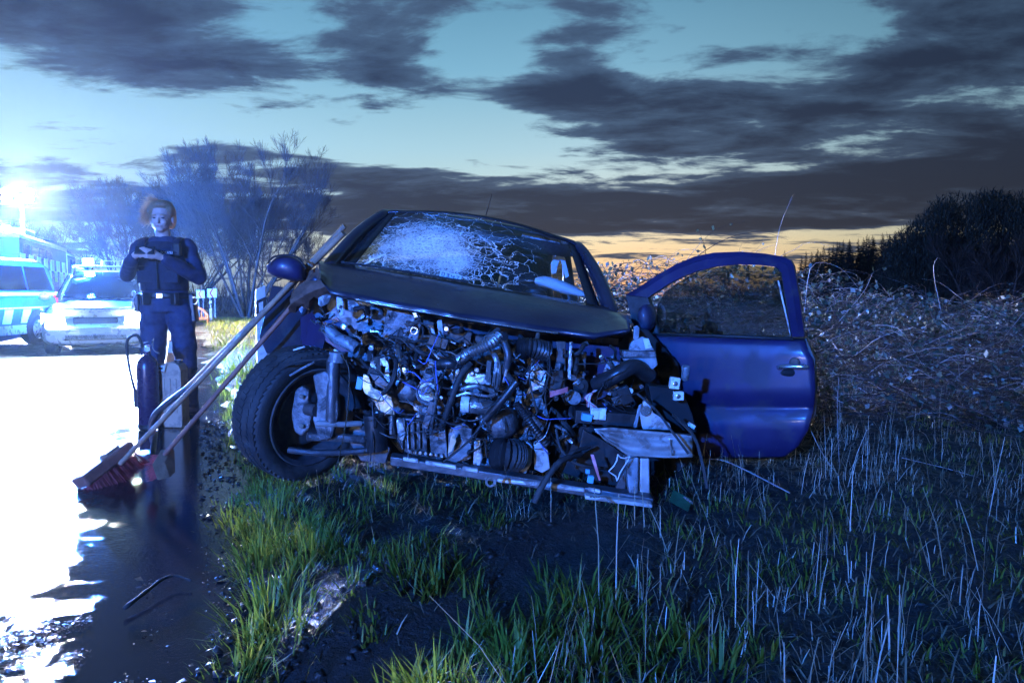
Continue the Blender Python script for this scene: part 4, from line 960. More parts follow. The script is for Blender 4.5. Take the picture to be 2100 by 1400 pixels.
px_tube('spring_seat', 'inner_metal', [(692, 722, 2.93), (690, 742, 2.93)], 17, sm=False, n=14)
px_tube('drive_shaft', 'cast', [(630, 895, 2.90), (705, 898, 2.97), (760, 902, 3.0)], 9, sm=False)
px_tube('tie_rod', 'beam', [(648, 868, 2.88), (700, 870, 2.92), (740, 868, 2.98)], 6, sm=False)
px_tube('control_arm', 'steel_dark', [(592, 922, 2.93), (650, 928, 2.93), (720, 926, 2.98), (780, 920, 3.0)], 7, flat=1.3)
px_tube('brake_hose', 'rubber', [(560, 765, 2.93), (600, 745, 2.9), (640, 738, 2.9), (700, 735, 2.95)], 2.2)
px_plate('liner_strip', 'inner_metal', [(600, 716), (624, 709), (626, 712), (602, 720)], 3.02, .01)
px_tube('liner_edge', 'inner_metal', [(595, 770, 2.92), (620, 755, 2.9), (645, 742, 2.9)], 2.5)
# --- engine root part: the block
eng = px_plate('engine', 'cast', [(770, 720), (880, 700), (1000, 690), (1110, 720), (1130, 800), (1125, 900), (1090, 965), (960, 960), (820, 930), (765, 860)], 3.04, .34, bevel=.02, label='exposed engine and gearbox with hoses, brackets and cables hanging loose')
E_ = lambda f_, *a, **k: f_(*a, parent=eng, **k)
PL = [  # name, material, outline, depth, thickness
 ('bracket', 'inner_metal', [(653, 610), (670, 603), (679, 606), (674, 622), (658, 630), (652, 624)], 3.22, .006),
 ('bracket', 'inner_metal', [(690, 599), (703, 602), (705, 645), (697, 648), (690, 628)], 3.26, .008),
 ('insulation_panel', 'inner_metal', [(706, 616), (740, 611), (765, 620), (760, 628), (752, 629), (752, 648), (766, 650), (764, 654), (745, 652), (744, 631), (736, 632), (732, 640), (708, 636)], 3.30, .02),
 ('air_box', 'cast', [(795, 634), (835, 640), (852, 648), (848, 668), (830, 690), (795, 700), (784, 690), (790, 650)], 3.14, .08),
 ('bracket', 'bare_bright', [(845, 640), (858, 642), (862, 650), (850, 652)], 3.05, .006),
 ('bracket', 'inner_metal', [(876, 668), (888, 660), (893, 690), (880, 690)], 2.98, .006),
 ('bracket', 'inner_metal', [(896, 658), (906, 655), (910, 690), (899, 692)], 2.98, .006),
 ('mount_plate', 'alu', [(814, 737), (822, 741), (836, 738), (843, 752), (838, 770), (834, 782), (818, 779), (812, 762)], 2.90, .02),
 ('lever', 'alu', [(778, 736), (790, 731), (797, 745), (800, 770), (801, 786), (790, 780), (780, 760)], 2.88, .018),
 ('engine_mount', 'cream_metal', [(745, 766), (756, 772), (764, 795), (790, 806), (803, 816), (809, 850), (796, 849), (776, 840), (764, 816), (748, 806), (743, 794)], 2.84, .012),
 ('mount_arm', 'steel_dark', [(756, 764), (780, 770), (800, 790), (806, 806), (790, 800), (770, 790)], 2.86, .03),
 ('cover_plate', 'cast', [(872, 765), (892, 770), (907, 783), (903, 806), (896, 825), (875, 833), (856, 822), (851, 806), (858, 788)], 2.86, .04),
 ('sump', 'cast', [(812, 862), (836, 856), (874, 862), (876, 930), (858, 936), (830, 926), (815, 905)], 2.90, .14),
 ('sump', 'cast', [(878, 862), (912, 860), (918, 938), (884, 936)], 2.88, .14),
 ('sump_shield', 'alu', [(812, 860), (830, 856), (832, 892), (826, 904), (816, 900)], 2.86, .02),
 ('gearbox_cover', 'cast', [(920, 880), (950, 866), (968, 880), (966, 940), (938, 950), (918, 944)], 2.88, .12),
 ('gearbox_rib', 'alu', [(972, 905), (984, 900), (990, 940), (984, 956), (970, 952)], 2.86, .03),
 ('bracket', 'cream_metal', [(924, 896), (932, 888), (936, 905), (926, 925), (918, 930)], 2.83, .006),
 ('casting', 'beam', [(1064, 915), (1082, 905), (1092, 915), (1090, 950), (1078, 972), (1064, 965)], 2.84, .06),
 ('casting', 'beam', [(1094, 912), (1108, 905), (1124, 925), (1128, 960), (1112, 970), (1096, 962)], 2.86, .06),
 ('bracket', 'alu', [(1076, 770), (1090, 752), (1102, 748), (1110, 760), (1122, 760), (1116, 792), (1098, 800), (1078, 810), (1090, 785)], 2.84, .012),
 ('bracket', 'alu', [(1168, 702), (1174, 700), (1172, 740), (1170, 778), (1164, 778)], 2.86, .01),
 ('duct_panel', 'inner_metal', [(1200, 716), (1270, 714), (1272, 724), (1240, 734), (1225, 760), (1205, 770), (1195, 740)], 3.16, .03),
 ('sheet', 'inner_metal', [(1250, 732), (1262, 724), (1268, 744), (1288, 748), (1284, 764), (1262, 780), (1238, 788), (1238, 760)], 2.98, .006),
 ('strut_tower', 'inner_metal', [(1300, 670), (1307, 667), (1312, 672), (1310, 697), (1299, 696)], 2.98, .02),
 ('strut_tower', 'inner_metal', [(1299, 698), (1320, 690), (1330, 698), (1342, 718), (1290, 720), (1293, 706)], 2.97, .03),
 ('tower_tag', 'plastic_white', [(1318, 693), (1330, 694), (1337, 712), (1324, 716)], 2.955, .006),
 ('tower_shelf', 'cast', [(1275, 720), (1345, 720), (1346, 733), (1279, 732)], 2.93, .08),
 ('tower_shelf', 'inner_metal', [(1278, 735), (1346, 733), (1349, 748), (1334, 762), (1320, 756), (1306, 746), (1284, 745)], 2.92, .05),
 ('bumper_bracket', 'beam', [(1320, 822), (1328, 818), (1340, 846), (1374, 868), (1378, 882), (1318, 880), (1312, 850)], 2.80, .02),
 ('bumper_bracket', 'inner_metal', [(1310, 832), (1316, 828), (1306, 876), (1299, 876)], 2.79, .012),
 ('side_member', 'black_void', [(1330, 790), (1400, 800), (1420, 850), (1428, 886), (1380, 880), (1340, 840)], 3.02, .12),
 ('undertray', 'plastic_black', [(1196, 880), (1244, 906), (1290, 938), (1286, 1000), (1230, 990), (1180, 960)], 2.86, .02),
 ('splash_panel', 'plastic_black', [(1130, 870), (1220, 876), (1240, 900), (1200, 985), (1130, 960)], 3.0, .03),
 ('radiator_remnant', 'steel_dark', [(1140, 700), (1160, 700), (1162, 800), (1144, 800)], 2.95, .02),
 ('heat_shield', 'steel_dark', [(700, 880), (760, 860), (800, 920), (790, 950), (740, 945)], 3.05, .05),
 ('scuttle_panel', 'paint_dark', [(900, 650), (1000, 660), (1120, 678), (1270, 694), (1268, 712), (1100, 700), (960, 690), (900, 690)], 3.28, .02),
 ('flitch', 'paint_blue', [(660, 660), (690, 650), (740, 700), (735, 720), (700, 722), (668, 700)], 3.18, .01)]
PL += [('engine_cover', 'plastic_black', [(905, 690), (960, 684), (1040, 700), (1060, 730), (1040, 760), (960, 752), (910, 730)], 3.0, .10),
 ('cylinder_head', 'cast', [(860, 730), (940, 750), (1060, 770), (1066, 800), (940, 790), (862, 770)], 2.96, .12),
 ('clutch_housing', 'cast', [(1060, 800), (1110, 810), (1126, 850), (1110, 900), (1066, 905), (1050, 860)], 2.94, .14),
 ('bulkhead_panel', 'paint_blue', [(1130, 700), (1270, 712), (1280, 800), (1200, 830), (1130, 800)], 3.14, .03)]
for nm, m_, pts, Yd, th_ in PL:
    px_plate(nm, m_, pts, Yd, th_, parent=eng, bevel=.003 if th_ > .015 else .0012)
TB = [  # name, material, points, radius in px, ribs
 ('inner_wing_tube', 'inner_metal', [(671, 672, 3.10), (690, 692, 3.08), (712, 702, 3.06), (732, 715, 3.05)], 13, 0),
 ('hose', 'alu', [(941, 738, 2.84), (962, 724, 2.81), (988, 712, 2.80), (1006, 704, 2.80), (1024, 689, 2.84)], 12.5, 16),
 ('hose', 'plastic_black', [(895, 748, 2.88), (925, 745, 2.86), (944, 752, 2.88)], 12, 0),
 ('intake_bellows', 'plastic_black', [(1066, 715, 2.90), (1090, 713, 2.88), (1122, 722, 2.92)], 22, 12),
 ('air_duct', 'plastic_black', [(1222, 790, 2.92), (1262, 770, 2.86), (1300, 752, 2.88), (1330, 770, 2.95)], 17, 0),
 ('hose', 'rubber', [(800, 690, 2.98), (835, 700, 2.92), (862, 722, 2.9), (890, 728, 2.92)], 5, 0),
 ('hose', 'rubber', [(760, 830, 2.9), (800, 790, 2.82), (812, 745, 2.86), (800, 720, 2.95)], 5, 0),
 ('hose', 'rubber', [(905, 880, 2.84), (925, 820, 2.80), (945, 770, 2.80), (965, 745, 2.83)], 7, 0),
 ('drag_link', 'plastic_black', [(1060, 782, 2.72), (1028, 822, 2.72), (994, 860, 2.74)], 8.5, 0),
 ('cable', 'rubber', [(996, 858, 2.73), (960, 905, 2.72), (908, 948, 2.76)], 2.4, 0),
 ('conduit', 'plastic_black', [(1057, 826, 2.76), (1085, 862, 2.74), (1121, 912, 2.78)], 9, 20),
 ('starter_motor', 'alu', [(945, 828, 2.82), (978, 832, 2.82), (1010, 838, 2.84)], 17, 0),
 ('label_band', 'plastic_white', [(946, 828, 2.808), (962, 829, 2.808)], 17.4, 0),
 ('boot', 'rubber', [(1018, 930, 2.80), (1038, 932, 2.78), (1062, 935, 2.82)], 34, 11),
 ('oil_filter', 'plastic_black', [(766, 850, 2.84), (770, 885, 2.84), (774, 920, 2.85)], 22, 0),
 ('canister', 'steel_dark', [(796, 852, 2.90), (800, 895, 2.90)], 16, 0),
 ('pipe', 'alu', [(858, 702, 2.94), (880, 712, 2.9), (900, 735, 2.88), (930, 760, 2.88)], 3, 0),
 ('pipe', 'alu', [(866, 690, 2.96), (900, 690, 2.9), (935, 705, 2.9)], 2.5, 0),
 ('pipe', 'alu', [(815, 695, 3.0), (818, 720, 2.92), (822, 742, 2.88)], 5, 0),
 ('pipe', 'alu', [(940, 800, 2.82), (975, 792, 2.80), (1012, 802, 2.82)], 5, 0),
 ('pipe', 'alu', [(935, 812, 2.80), (960, 806, 2.79), (1000, 812, 2.80), (1020, 808, 2.82)], 3, 0),
 ('pipe', 'alu', [(1010, 720, 2.86), (1022, 750, 2.84), (1020, 790, 2.84), (1008, 812, 2.86)], 6, 0),
 ('pipe', 'steel_dark', [(1034, 700, 2.84), (1042, 730, 2.82), (1038, 765, 2.84), (1056, 790, 2.8)], 8, 0),
 ('cable', 'rubber', [(1125, 700, 2.78), (1127, 760, 2.74), (1118, 800, 2.74), (1120, 838, 2.76)], 2, 0),
 ('cable', 'rubber', [(1083, 755, 2.78), (1090, 800, 2.74), (1102, 845, 2.74)], 2.2, 0),
 ('cable', 'rubber', [(1088, 820, 2.74), (1110, 812, 2.73), (1118, 796, 2.74)], 1.8, 0),
 ('cable', 'rubber', [(1306, 806, 2.76), (1345, 840, 2.70), (1375, 880, 2.64), (1412, 930, 2.62)], 2.6, 0),
 ('cable', 'rubber', [(1380, 850, 2.8), (1420, 890, 2.66), (1438, 940, 2.62), (1450, 1000, 2.6)], 3.4, 0),
 ('cable', 'rubber', [(1230, 786, 2.86), (1250, 775, 2.82), (1280, 760, 2.82), (1292, 748, 2.84)], 1.6, 0),
 ('cable', 'rubber', [(1140, 880, 2.78), (1150, 920, 2.74), (1180, 950, 2.72), (1240, 960, 2.76)], 3, 0),
 ('cable', 'rubber', [(1150, 965, 2.72), (1170, 930, 2.70), (1210, 915, 2.76)], 4, 0),
 ('torn_hose', 'rubber', [(1095, 1030, 2.60), (1118, 985, 2.62), (1150, 945, 2.66), (1190, 930, 2.76)], 7, 0),
 ('cable', 'rubber', [(855, 640, 3.0), (868, 680, 2.92), (855, 700, 2.9), (820, 690, 2.94)], 2.2, 0),
 ('loose_cable', 'rubber', [(835, 690, 2.9), (852, 662, 2.9), (880, 672, 2.88), (880, 700, 2.88), (850, 712, 2.9)], 2, 0),
 ('wire_loop', 'wire_white', [(1267, 931, 2.66), (1276, 940, 2.66), (1292, 936, 2.66), (1282, 952, 2.66), (1270, 972, 2.66), (1266, 986, 2.66), (1261, 973, 2.66), (1248, 967, 2.66), (1263, 950, 2.66), (1267, 931, 2.66)], 1.3, 0),
 ('washer_reservoir', 'inner_metal', [(772, 630, 3.2), (774, 650, 3.18)], 13, 0),
 ('reservoir_cap', 'plastic_white', [(741, 652, 3.18), (756, 655, 3.18)], 7, 0),
 ('bolt_shaft', 'bare_bright', [(760, 679, 3.02), (776, 680, 3.02)], 3, 0),
 ('bolt_shaft', 'bare_bright', [(725, 686, 3.05), (741, 694, 3.03)], 2.6, 0),
 ('chain', 'alu', [(803, 852, 2.83), (801, 890, 2.83)], 3.5, 9)]
for nm, m_, pts, r_, rb in TB:
    q = [P(*p) for p in pts]
    if len(q) == 2: q = [q[0].lerp(q[1], i/max(4, rb*2)) for i in range(max(4, rb*2)+1)]
    else: q = smoothpts(q, max(14, rb*2))
    r0 = r_*mpp(q[0].y); rad = [r0*(1.0 if (not rb or i % 2) else .80) for i in range(len(q))]
    MB().tube(q, rad, 12 if r_ > 6 else 7).build(nm, m_, eng, smooth='auto')
CYL = [  # name, material, px, py, Y, radius px, length px, axis
 ('pulley', 'alu', 877, 802, 2.86, 21, 10, (0, -1, 0), [(.35, .2), (.35, .9), (.55, 1), (.62, .5), (.9, .5), (1, 1), (1, 0)]),
 ('pulley_hub', 'bare_bright', 877, 801, 2.84, 9, 12, (.1, -1, 0), None),
 ('pulley_bolt', 'bare_bright', 886, 806, 2.83, 4, 20, (.5, -.6, -.5), None),
 ('bolt', 'bare_bright', 832, 760, 2.89, 8, 5, (0, -1, 0), None), ('bolt', 'bare_bright', 831, 760, 2.88, 4, 8, (0, -1, 0), None),
 ('bolt', 'bare_bright', 706, 670, 3.04, 7, 5, (0, -1, .1), None), ('bolt', 'alu', 820, 786, 2.9, 8, 5, (0, -1, 0), None),
 ('bolt', 'bare_bright', 854, 836, 2.88, 5, 6, (0, -1, 0), [(.5, 1), (.5, .5), (1, .5), (1, 0)]), ('bolt', 'alu', 858, 850, 2.88, 5, 6, (0, -1, 0), None),
 ('bolt', 'alu', 905, 815, 2.84, 4, 6, (0, -1, 0), None), ('bolt', 'bare_bright', 968, 766, 2.82, 5, 8, (0, -1, 0), None), ('bolt', 'bare_bright', 978, 758, 2.82, 5, 8, (0, -1, 0), None),
 ('bolt', 'bare_bright', 1090, 775, 2.83, 5, 5, (0, -1, 0), None), ('bolt', 'bare_bright', 1099, 752, 2.83, 4, 5, (0, -1, 0), None),
 ('bolt', 'plastic_white', 1292, 801, 2.84, 6, 5, (0, -1, 0), None), ('bolt', 'bare_bright', 1323, 842, 2.79, 11, 5, (0, -1, 0), [(.5, 1), (.5, .6), (1, .6), (1, 0)]),
 ('bolt', 'bare_bright', 1384, 786, 2.92, 5, 5, (0, -1, 0), None), ('bolt', 'bare_bright', 1390, 812, 2.92, 5, 5, (0, -1, 0), None),
 ('gearbox', 'cast', 1030, 866, 2.90, 34, 46, (-.1, -1, .1), [(1, -2), (1, .2), (.9, .6), (.55, .9), (.2, 1)]),
 ('hose_mouth', 'black_void', 1032, 690, 2.83, 10, 4, (.4, -.8, .2), None), ('hose_clip', 'bare_bright', 1031, 691, 2.828, 11, 3, (.4, -.8, .2), None),
 ('turbo', 'alu', 775, 745, 2.92, 14, 22, (-.3, -1, 0), [(1, -1), (1, .3), (.7, .7), (.4, 1)]),
 ('alternator', 'cast', 838, 800, 2.94, 24, 20, (0, -1, 0), [(1, -1), (1, .5), (.8, .8), (.3, 1)]),
 ('pump', 'alu', 960, 775, 2.86, 18, 20, (0, -1, .2), [(1, -1), (1, .3), (.6, .6), (.6, 1)]),
 ('lamp_ring', 'bare_bright', 849, 678, 2.9, 8, 4, (0, -1, 0), [(.7, 1), (1, 1), (1, 0), (.7, 0), (.7, 1)]),
 ('horn', 'plastic_black', 1190, 790, 2.95, 16, 14, (0, -1, 0), [(1, 0), (1, .5), (.4, .7), (.4, 1)]),
 ('abs_motor', 'inner_metal', 1170, 812, 2.90, 14, 30, (.2, -.9, 0), None), ('tow_eye', 'beam', 1005, 987, 2.62, 11, 6, (.25, -1, .1), [(.62, 1), (1, 1), (1, 0), (.62, 0), (.62, 1)]),
 ('cylinder', 'inner_metal', 1404, 778, 2.96, 8, 30, (0, -.3, 1), None)]
for nm, m_, px, py, Yd, r_, L_, ax, pr in CYL: px_cyl(nm, m_, px, py, Yd, r_, L_, ax, pr, parent=eng, n=16)
BX = [  # name, material, px, py, Y, w px, h px, depth m, angle, yaw
 ('relay_box', 'plastic_black', 1281, 810, 2.84, 26, 36, .04, -24, 0), ('relay_box', 'steel_dark', 1266, 820, 2.85, 22, 18, .03, -24, 0), ('relay_box', 'plastic_black', 1262, 808, 2.9, 14, 20, .03, -20, 0),
 ('connector', 'plastic_white', 1219, 847, 2.82, 17, 24, .03, 3, 8), ('connector', 'plastic_white', 1236, 848, 2.82, 14, 24, .03, 2, -8), ('connector', 'plastic_cyan', 1203, 855, 2.80, 22, 15, .03, 10, 0),
 ('connector', 'plastic_white', 1383, 785, 2.93, 20, 24, .03, 8, 0), ('connector', 'plastic_white', 1391, 811, 2.93, 20, 18, .03, 0, 0), 
 ('connector', 'plastic_cyan', 1211, 982, 2.68, 13, 16, .02, 8, 0), ('connector', 'plastic_cyan', 1205, 966, 2.70, 9, 9, .02, 0, 0), ('connector', 'plastic_white', 1418, 872, 2.76, 16, 8, .02, 30, 0),
 ('ignition_coil', 'plastic_black', 900, 700, 2.9, 40, 22, .06, 18, 0), ('ignition_coil', 'plastic_black', 945, 690, 3.0, 46, 26, .08, 8, 0), ('control_unit', 'steel_dark', 1180, 750, 3.0, 40, 60, .05, 4, 0),
 ('valve_block', 'alu', 985, 775, 2.85, 46, 22, .06, 6, 0), ('valve_block', 'alu', 1002, 762, 2.84, 10, 46, .04, 4, 0), ('valve_block', 'alu', 1015, 766, 2.84, 7, 50, .04, 8, 0), ('fuse_box', 'plastic_black', 1140, 780, 2.93, 34, 44, .06, -6, 0),
 ('battery_tray', 'plastic_black', 1240, 850, 2.92, 130, 26, .20, 4, 0), ('solenoid', 'alu', 935, 768, 2.86, 26, 16, .04, -35, 0), ('injector', 'bare_bright', 1036, 770, 2.82, 6, 30, .01, 14, 0), ('injector', 'alu', 1048, 815, 2.80, 16, 8, .02, 50, 0),
 ('clip', 'plastic_white', 690, 720, 3.0, 10, 6, .02, 30, 0), ('clip', 'plastic_cyan', 738, 785, 2.86, 13, 26, .02, 10, 0), ('tensioner', 'steel_dark', 880, 850, 2.84, 14, 60, .03, 18, 0), ('mount_block', 'rubber', 775, 762, 2.92, 34, 40, .08, 20, 0)]
for nm, m_, px, py, Yd, w_, h_, d_, an, yw in BX: px_box(nm, m_, px, py, Yd, w_, h_, d_, an, parent=eng, yaw=yw)
for xb in (824, 836, 848, 860, 890, 904): px_tube('sump_rib', 'cast', [(xb, 866, 2.885), (xb+1, 920, 2.885)], 2.4, parent=eng, sm=False)
for xb in range(7): px_cyl('sump_bolt', 'alu', 840+xb*11, 925+xb*1.4, 2.87, 3.6, 5, (0, -1, 0), None, parent=eng, n=6)
px_tube('seam', 'cast', [(812, 858, 2.88), (870, 862, 2.87), (915, 860, 2.87)], 3, parent=eng)
px_tube('dipstick_tube', 'steel_dark', [(888, 752, 2.84), (896, 800, 2.82), (890, 846, 2.82), (884, 880, 2.83)], 4, parent=eng)
# wire bundles
for k in range(9):
    a = k*.7; px_tube('wire', random.choice(['wire_white', 'wire_pink', 'wire_blue', 'wire_white']), [(1218+k*.8, 800, 2.84), (1205+6*math.sin(a), 815, 2.80), (1204+2.4*k, 834, 2.82)], 1.1, parent=eng, N=8, n=5)
for k in range(6): px_tube('wire', 'wire_pink', [(1128, 803+k*2.2, 2.77), (1145, 800+k*1.6, 2.75), (1164, 794+k*1.8, 2.77)], 1.2, parent=eng, N=8, n=5)
for k in range(4): px_tube('wire', 'wire_pink', [(1212+k*1.6, 932, 2.69), (1219+k*1.4, 955, 2.67), (1229+k*.5, 984, 2.69)], 1.3, parent=eng, N=8, n=5)
# headlamp wreckage: crumpled bright shards
for k in range(20):
    px = random.gauss(668, 13); py = random.gauss(652, 10); q = [(px+random.uniform(-7, 7), py+random.uniform(-7, 7), 3.08+random.uniform(-.05, .05)) for _ in range(4)]
    px_plate('lamp_shard', random.choice(['bare_bright', 'inner_metal', 'inner_metal']), q, 3.1, .004, parent=eng, bevel=0)
# dense small fittings filling the bay: brackets, bolts, clips and short hoses
rnd = random.Random(41)
def inpoly(x, y, poly):
    c_ = False; j = len(poly)-1
    for i in range(len(poly)):
        if (poly[i][1] > y) != (poly[j][1] > y) and x < (poly[j][0]-poly[i][0])*(y-poly[i][1])/(poly[j][1]-poly[i][1])+poly[i][0]: c_ = not c_
        j = i
    return c_
BAY = [(640, 640), (700, 625), (860, 650), (1100, 690), (1290, 705), (1320, 800), (1290, 870), (1180, 880), (1120, 960), (960, 960), (820, 930), (745, 900), (740, 800), (700, 720)]
cnt = 0
while cnt < 250:
    x, y = rnd.uniform(640, 1330), rnd.uniform(625, 960)
    if not inpoly(x, y, BAY): continue
    cnt += 1; Yd = rnd.uniform(2.92, 3.03) if x > 745 else rnd.uniform(3.10, 3.24); k = rnd.random(); m_ = rnd.choice(['cast', 'cast', 'steel_dark', 'steel_dark', 'plastic_black', 'plastic_black', 'rubber', 'alu'])
    if k < .26: px_cyl('bolt', rnd.choice(['bare_bright', 'alu', 'cast']), x, y, Yd, rnd.uniform(2.5, 6), rnd.uniform(4, 9), (rnd.gauss(0, .3), -1, rnd.gauss(0, .3)), None, parent=eng, n=8)
    elif k < .30: px_box('fitting', m_, x, y, Yd, rnd.uniform(5, 22), rnd.uniform(5, 20), rnd.uniform(.01, .04), rnd.uniform(-40, 50), parent=eng, bevel=.0015, yaw=rnd.uniform(-30, 30))
    elif k < .33:
        a = rnd.uniform(0, 6.28); q = [(x+rnd.uniform(8, 18)*math.cos(a+j*.9)*(.4+.3*j), y+rnd.uniform(8, 18)*math.sin(a+j*.9)*(.4+.3*j), Yd-.01*j) for j in range(5)]
        px_plate('bracket', rnd.choice(['cast', 'steel_dark', 'cast', 'alu']), q, Yd, rnd.uniform(.003, .012), parent=eng, bevel=0)
    else:
        a = rnd.uniform(0, 6.28); L_ = rnd.uniform(15, 55); q = [(x-math.cos(a)*L_/2, y-math.sin(a)*L_/2, Yd), (x+rnd.gauss(0, 8), y+rnd.gauss(0, 8)+6, Yd-.05), (x+math.cos(a)*L_/2, y+math.sin(a)*L_/2, Yd)]
        px_tube('hose' if k < .70 else 'cable', rnd.choice(['rubber', 'plastic_black', 'alu', 'rubber']), q, rnd.uniform(3, 6.5) if k < .70 else rnd.uniform(1.2, 2.2), parent=eng, N=8, n=7)
for k in range(120):           # thin loom wires draped over everything
    x, y = rnd.uniform(760, 1300), rnd.uniform(670, 900)
    if not inpoly(x, y, BAY): continue
    L_ = rnd.uniform(20, 90); a = rnd.uniform(-.6, 3.6); Yd = rnd.uniform(2.76, 2.9)
    q = [(x, y, Yd), (x+math.cos(a)*L_*.35, y+math.sin(a)*L_*.3+rnd.uniform(4, 16), Yd-.03), (x+math.cos(a)*L_*.7+rnd.gauss(0, 6), y+math.sin(a)*L_*.7+rnd.uniform(0, 14), Yd-.02), (x+math.cos(a)*L_, y+math.sin(a)*L_*.8, Yd+.02)]
    px_tube('loom_wire', rnd.choice(['rubber', 'rubber', 'plastic_black', 'wire_blue', 'steel_dark', 'alu']), q, rnd.uniform(.7, 1.5), parent=eng, N=9, n=5)
# --- bumper beam stub, leg, lower cross member
bm_ = []
for k in range(13):
    t_ = k/12; a = polyat([(1219, 880), (1252, 877), (1330, 884), (1420, 893)], t_); b_ = polyat([(1222, 884), (1246, 905), (1290, 934), (1360, 938), (1421, 937)], t_); Yd = lerp(2.66, 2.74, t_)
    row = []
    for i in range(11):
        s_ = i/10; rid = .012*math.cos(s_*math.pi*4); row.append(P(lerp(a[0], b_[0], s_)+1.5*math.sin(k*2), lerp(a[1], b_[1], s_), Yd-rid+.008*math.sin(k*1.3+i)))
    bm_.append(row)
bmo = MB().grid(bm_).build('bumper_beam', 'beam', car, smooth=True, solid=.006, label='scraped pale stub of the front bumper beam')
px_plate('beam_back', 'steel_dark', [(1222, 880), (1252, 878), (1420, 894), (1420, 934), (1300, 932), (1250, 904)], 2.80, .05, parent=bmo)
px_plate('beam_cut_edge', 'bare_bright', [(1372, 900), (1376, 900), (1380, 934), (1376, 934)], 2.69, .004, parent=bmo)
leg = px_plate('beam_leg', 'inner_metal', [(1282, 936), (1310, 938), (1309, 1016), (1290, 1012)], 2.72, .05, bevel=.006)
px_plate('leg_flange', 'beam', [(1313, 940), (1332, 940), (1333, 1018), (1312, 1016)], 2.74, .05, parent=leg, bevel=.006)
px_plate('leg_web', 'steel_dark', [(1285, 960), (1282, 1010), (1260, 1006), (1270, 985)], 2.76, .02, parent=leg)
def member(a, b_, hh, m_, par, nm, dY=.04):
    q = [P(a[0], a[1], a[2]), P(b_[0], b_[1], b_[2]), P(b_[0], b_[1]+hh, b_[2]), P(a[0], a[1]+hh, a[2])]
    return MB().plate(q, (0, dY, .006)).build(nm, m_, par, bevel=.004)
cm = member((800, 936, 2.86), (1340, 1022, 2.68), 18, 'steel_dark', car, 'cross_member', .06)
for a, b_ in (((826, 938), (858, 943)), ((872, 946), (936, 956)), ((948, 958), (980, 963)), ((1020, 982), (1112, 991)), ((1118, 992), (1200, 1003)), ((1206, 1001), (1232, 1006))):
    Ya = lerp(2.85, 2.67, (a[0]-800)/540)-.004; Yb = lerp(2.85, 2.67, (b_[0]-800)/540)-.004
    member((a[0], a[1], Ya), (b_[0], b_[1], Yb), 7, 'beam', cm, 'bright_strip', .01)
member((1200, 1016, 2.66), (1338, 1034, 2.64), 8, 'beam', cm, 'lower_lip', .03)
px_tube('torn_strip', 'bare_bright', [(1210, 1018, 2.66), (1240, 1020, 2.62), (1252, 1031, 2.60)], 1.6, parent=cm)
# sub-frame and undertray behind the cross member so that no daylight shows through
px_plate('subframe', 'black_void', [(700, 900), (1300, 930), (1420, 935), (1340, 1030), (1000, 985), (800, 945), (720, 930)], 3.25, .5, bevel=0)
# ================================================================== lamps and vehicles on the road
emat('beacon_blue', BLUE, E_BEACON*12); emat('headlight', (.72, .90, 1), E_HEAD*8); emat('beacon_blue_rear', BLUE, E_REAR); emat('flood', (1, .95, .86), E_FLOOD*11); emat('truck_lamp', (1, .93, .82), E_TRUCK); emat('tail_red', (1, .05, .08), 3.0)
mat('silver_paint', (.62, .64, .66), .3, .4, .06, 5, coat=.5); mat('police_blue', (.02, .07, .30), .35, .1, .1, 5, coat=.5); mat('lime', (.55, .78, .08), .5, 0, .05); mat('yellow', (.80, .62, .05), .5, 0, .06)
mat('truck_blue', (.03, .09, .22), .4, .1, .12, 3, coat=.4); mat('truck_white', (.72, .74, .76), .45, 0, .08, 4); mat('lamp_clear', (.6, .65, .7), .15, .2, .05)
mat('orange_plastic', (.75, .20, .035), .5, 0, .1, 8, dirt=(.3, .12, .05), dscale=9, damt=.4); mat('white_band', (.80, .80, .80), .45, 0, .05, 8, dirt=(.3, .28, .25), dscale=12, damt=.4)
glassmat('dark_glass', (.10, .13, .16), .25, .02)
def sring(y, hw, zb, zt, tum=0.0, e=4.0, n=28):
    out = []; mid = (zb+zt)/2; hh = (zt-zb)/2
    for i in range(n):
        a = 2*math.pi*i/n; cx_ = math.copysign(abs(math.cos(a))**(2/e), math.cos(a)); sz = math.copysign(abs(math.sin(a))**(2/e), math.sin(a))
        out.append(Vector((hw*cx_*(1-tum*max(0, (sz+1)/2)), y, mid+hh*sz)))
    return out
def loft(st, name, m_, par, e=4.0, n=28):
    b_ = MB(); b_.grid([sring(*q, e=e, n=n) for q in st], True); k = len(st); b_.f += [tuple(range(n-1, -1, -1)), tuple((k-1)*n+j for j in range(n))]
    return b_.build(name, m_, par, smooth='auto', world=False)
def LB(name, m_, par, c_, size, rot=None, bevel=.01, **k): return MB().box(c_, size, rot).build(name, m_, par, world=False, bevel=bevel, **k)
def wheel_at(par, x, y, r, w_, s):
    t_ = MB().lathe([(r*.62, -w_/2), (r*.9, -w_/2), (r, -w_*.35), (r, w_*.35), (r*.9, w_/2), (r*.62, w_/2)], (x, y, r), (1, 0, 0), 28, cap=False).build('wheel', 'rubber', par, smooth='auto', world=False)
    rm = MB(); rm.lathe([(r*.63, 0), (r*.60, w_*.1), (r*.2, w_*.28), (.02, w_*.3)], (x+s*w_*.12, y, r), (s, 0, 0), 20)
    for k in range(5):
        a = k*1.2566; rm.box((x+s*w_*.42, y+math.cos(a)*r*.36, r+math.sin(a)*r*.36), (.02, r*.46, r*.13), rx(a))
    rm.build('rim', 'alu', t_, smooth='auto', world=False)
RT_ = R(24.8)
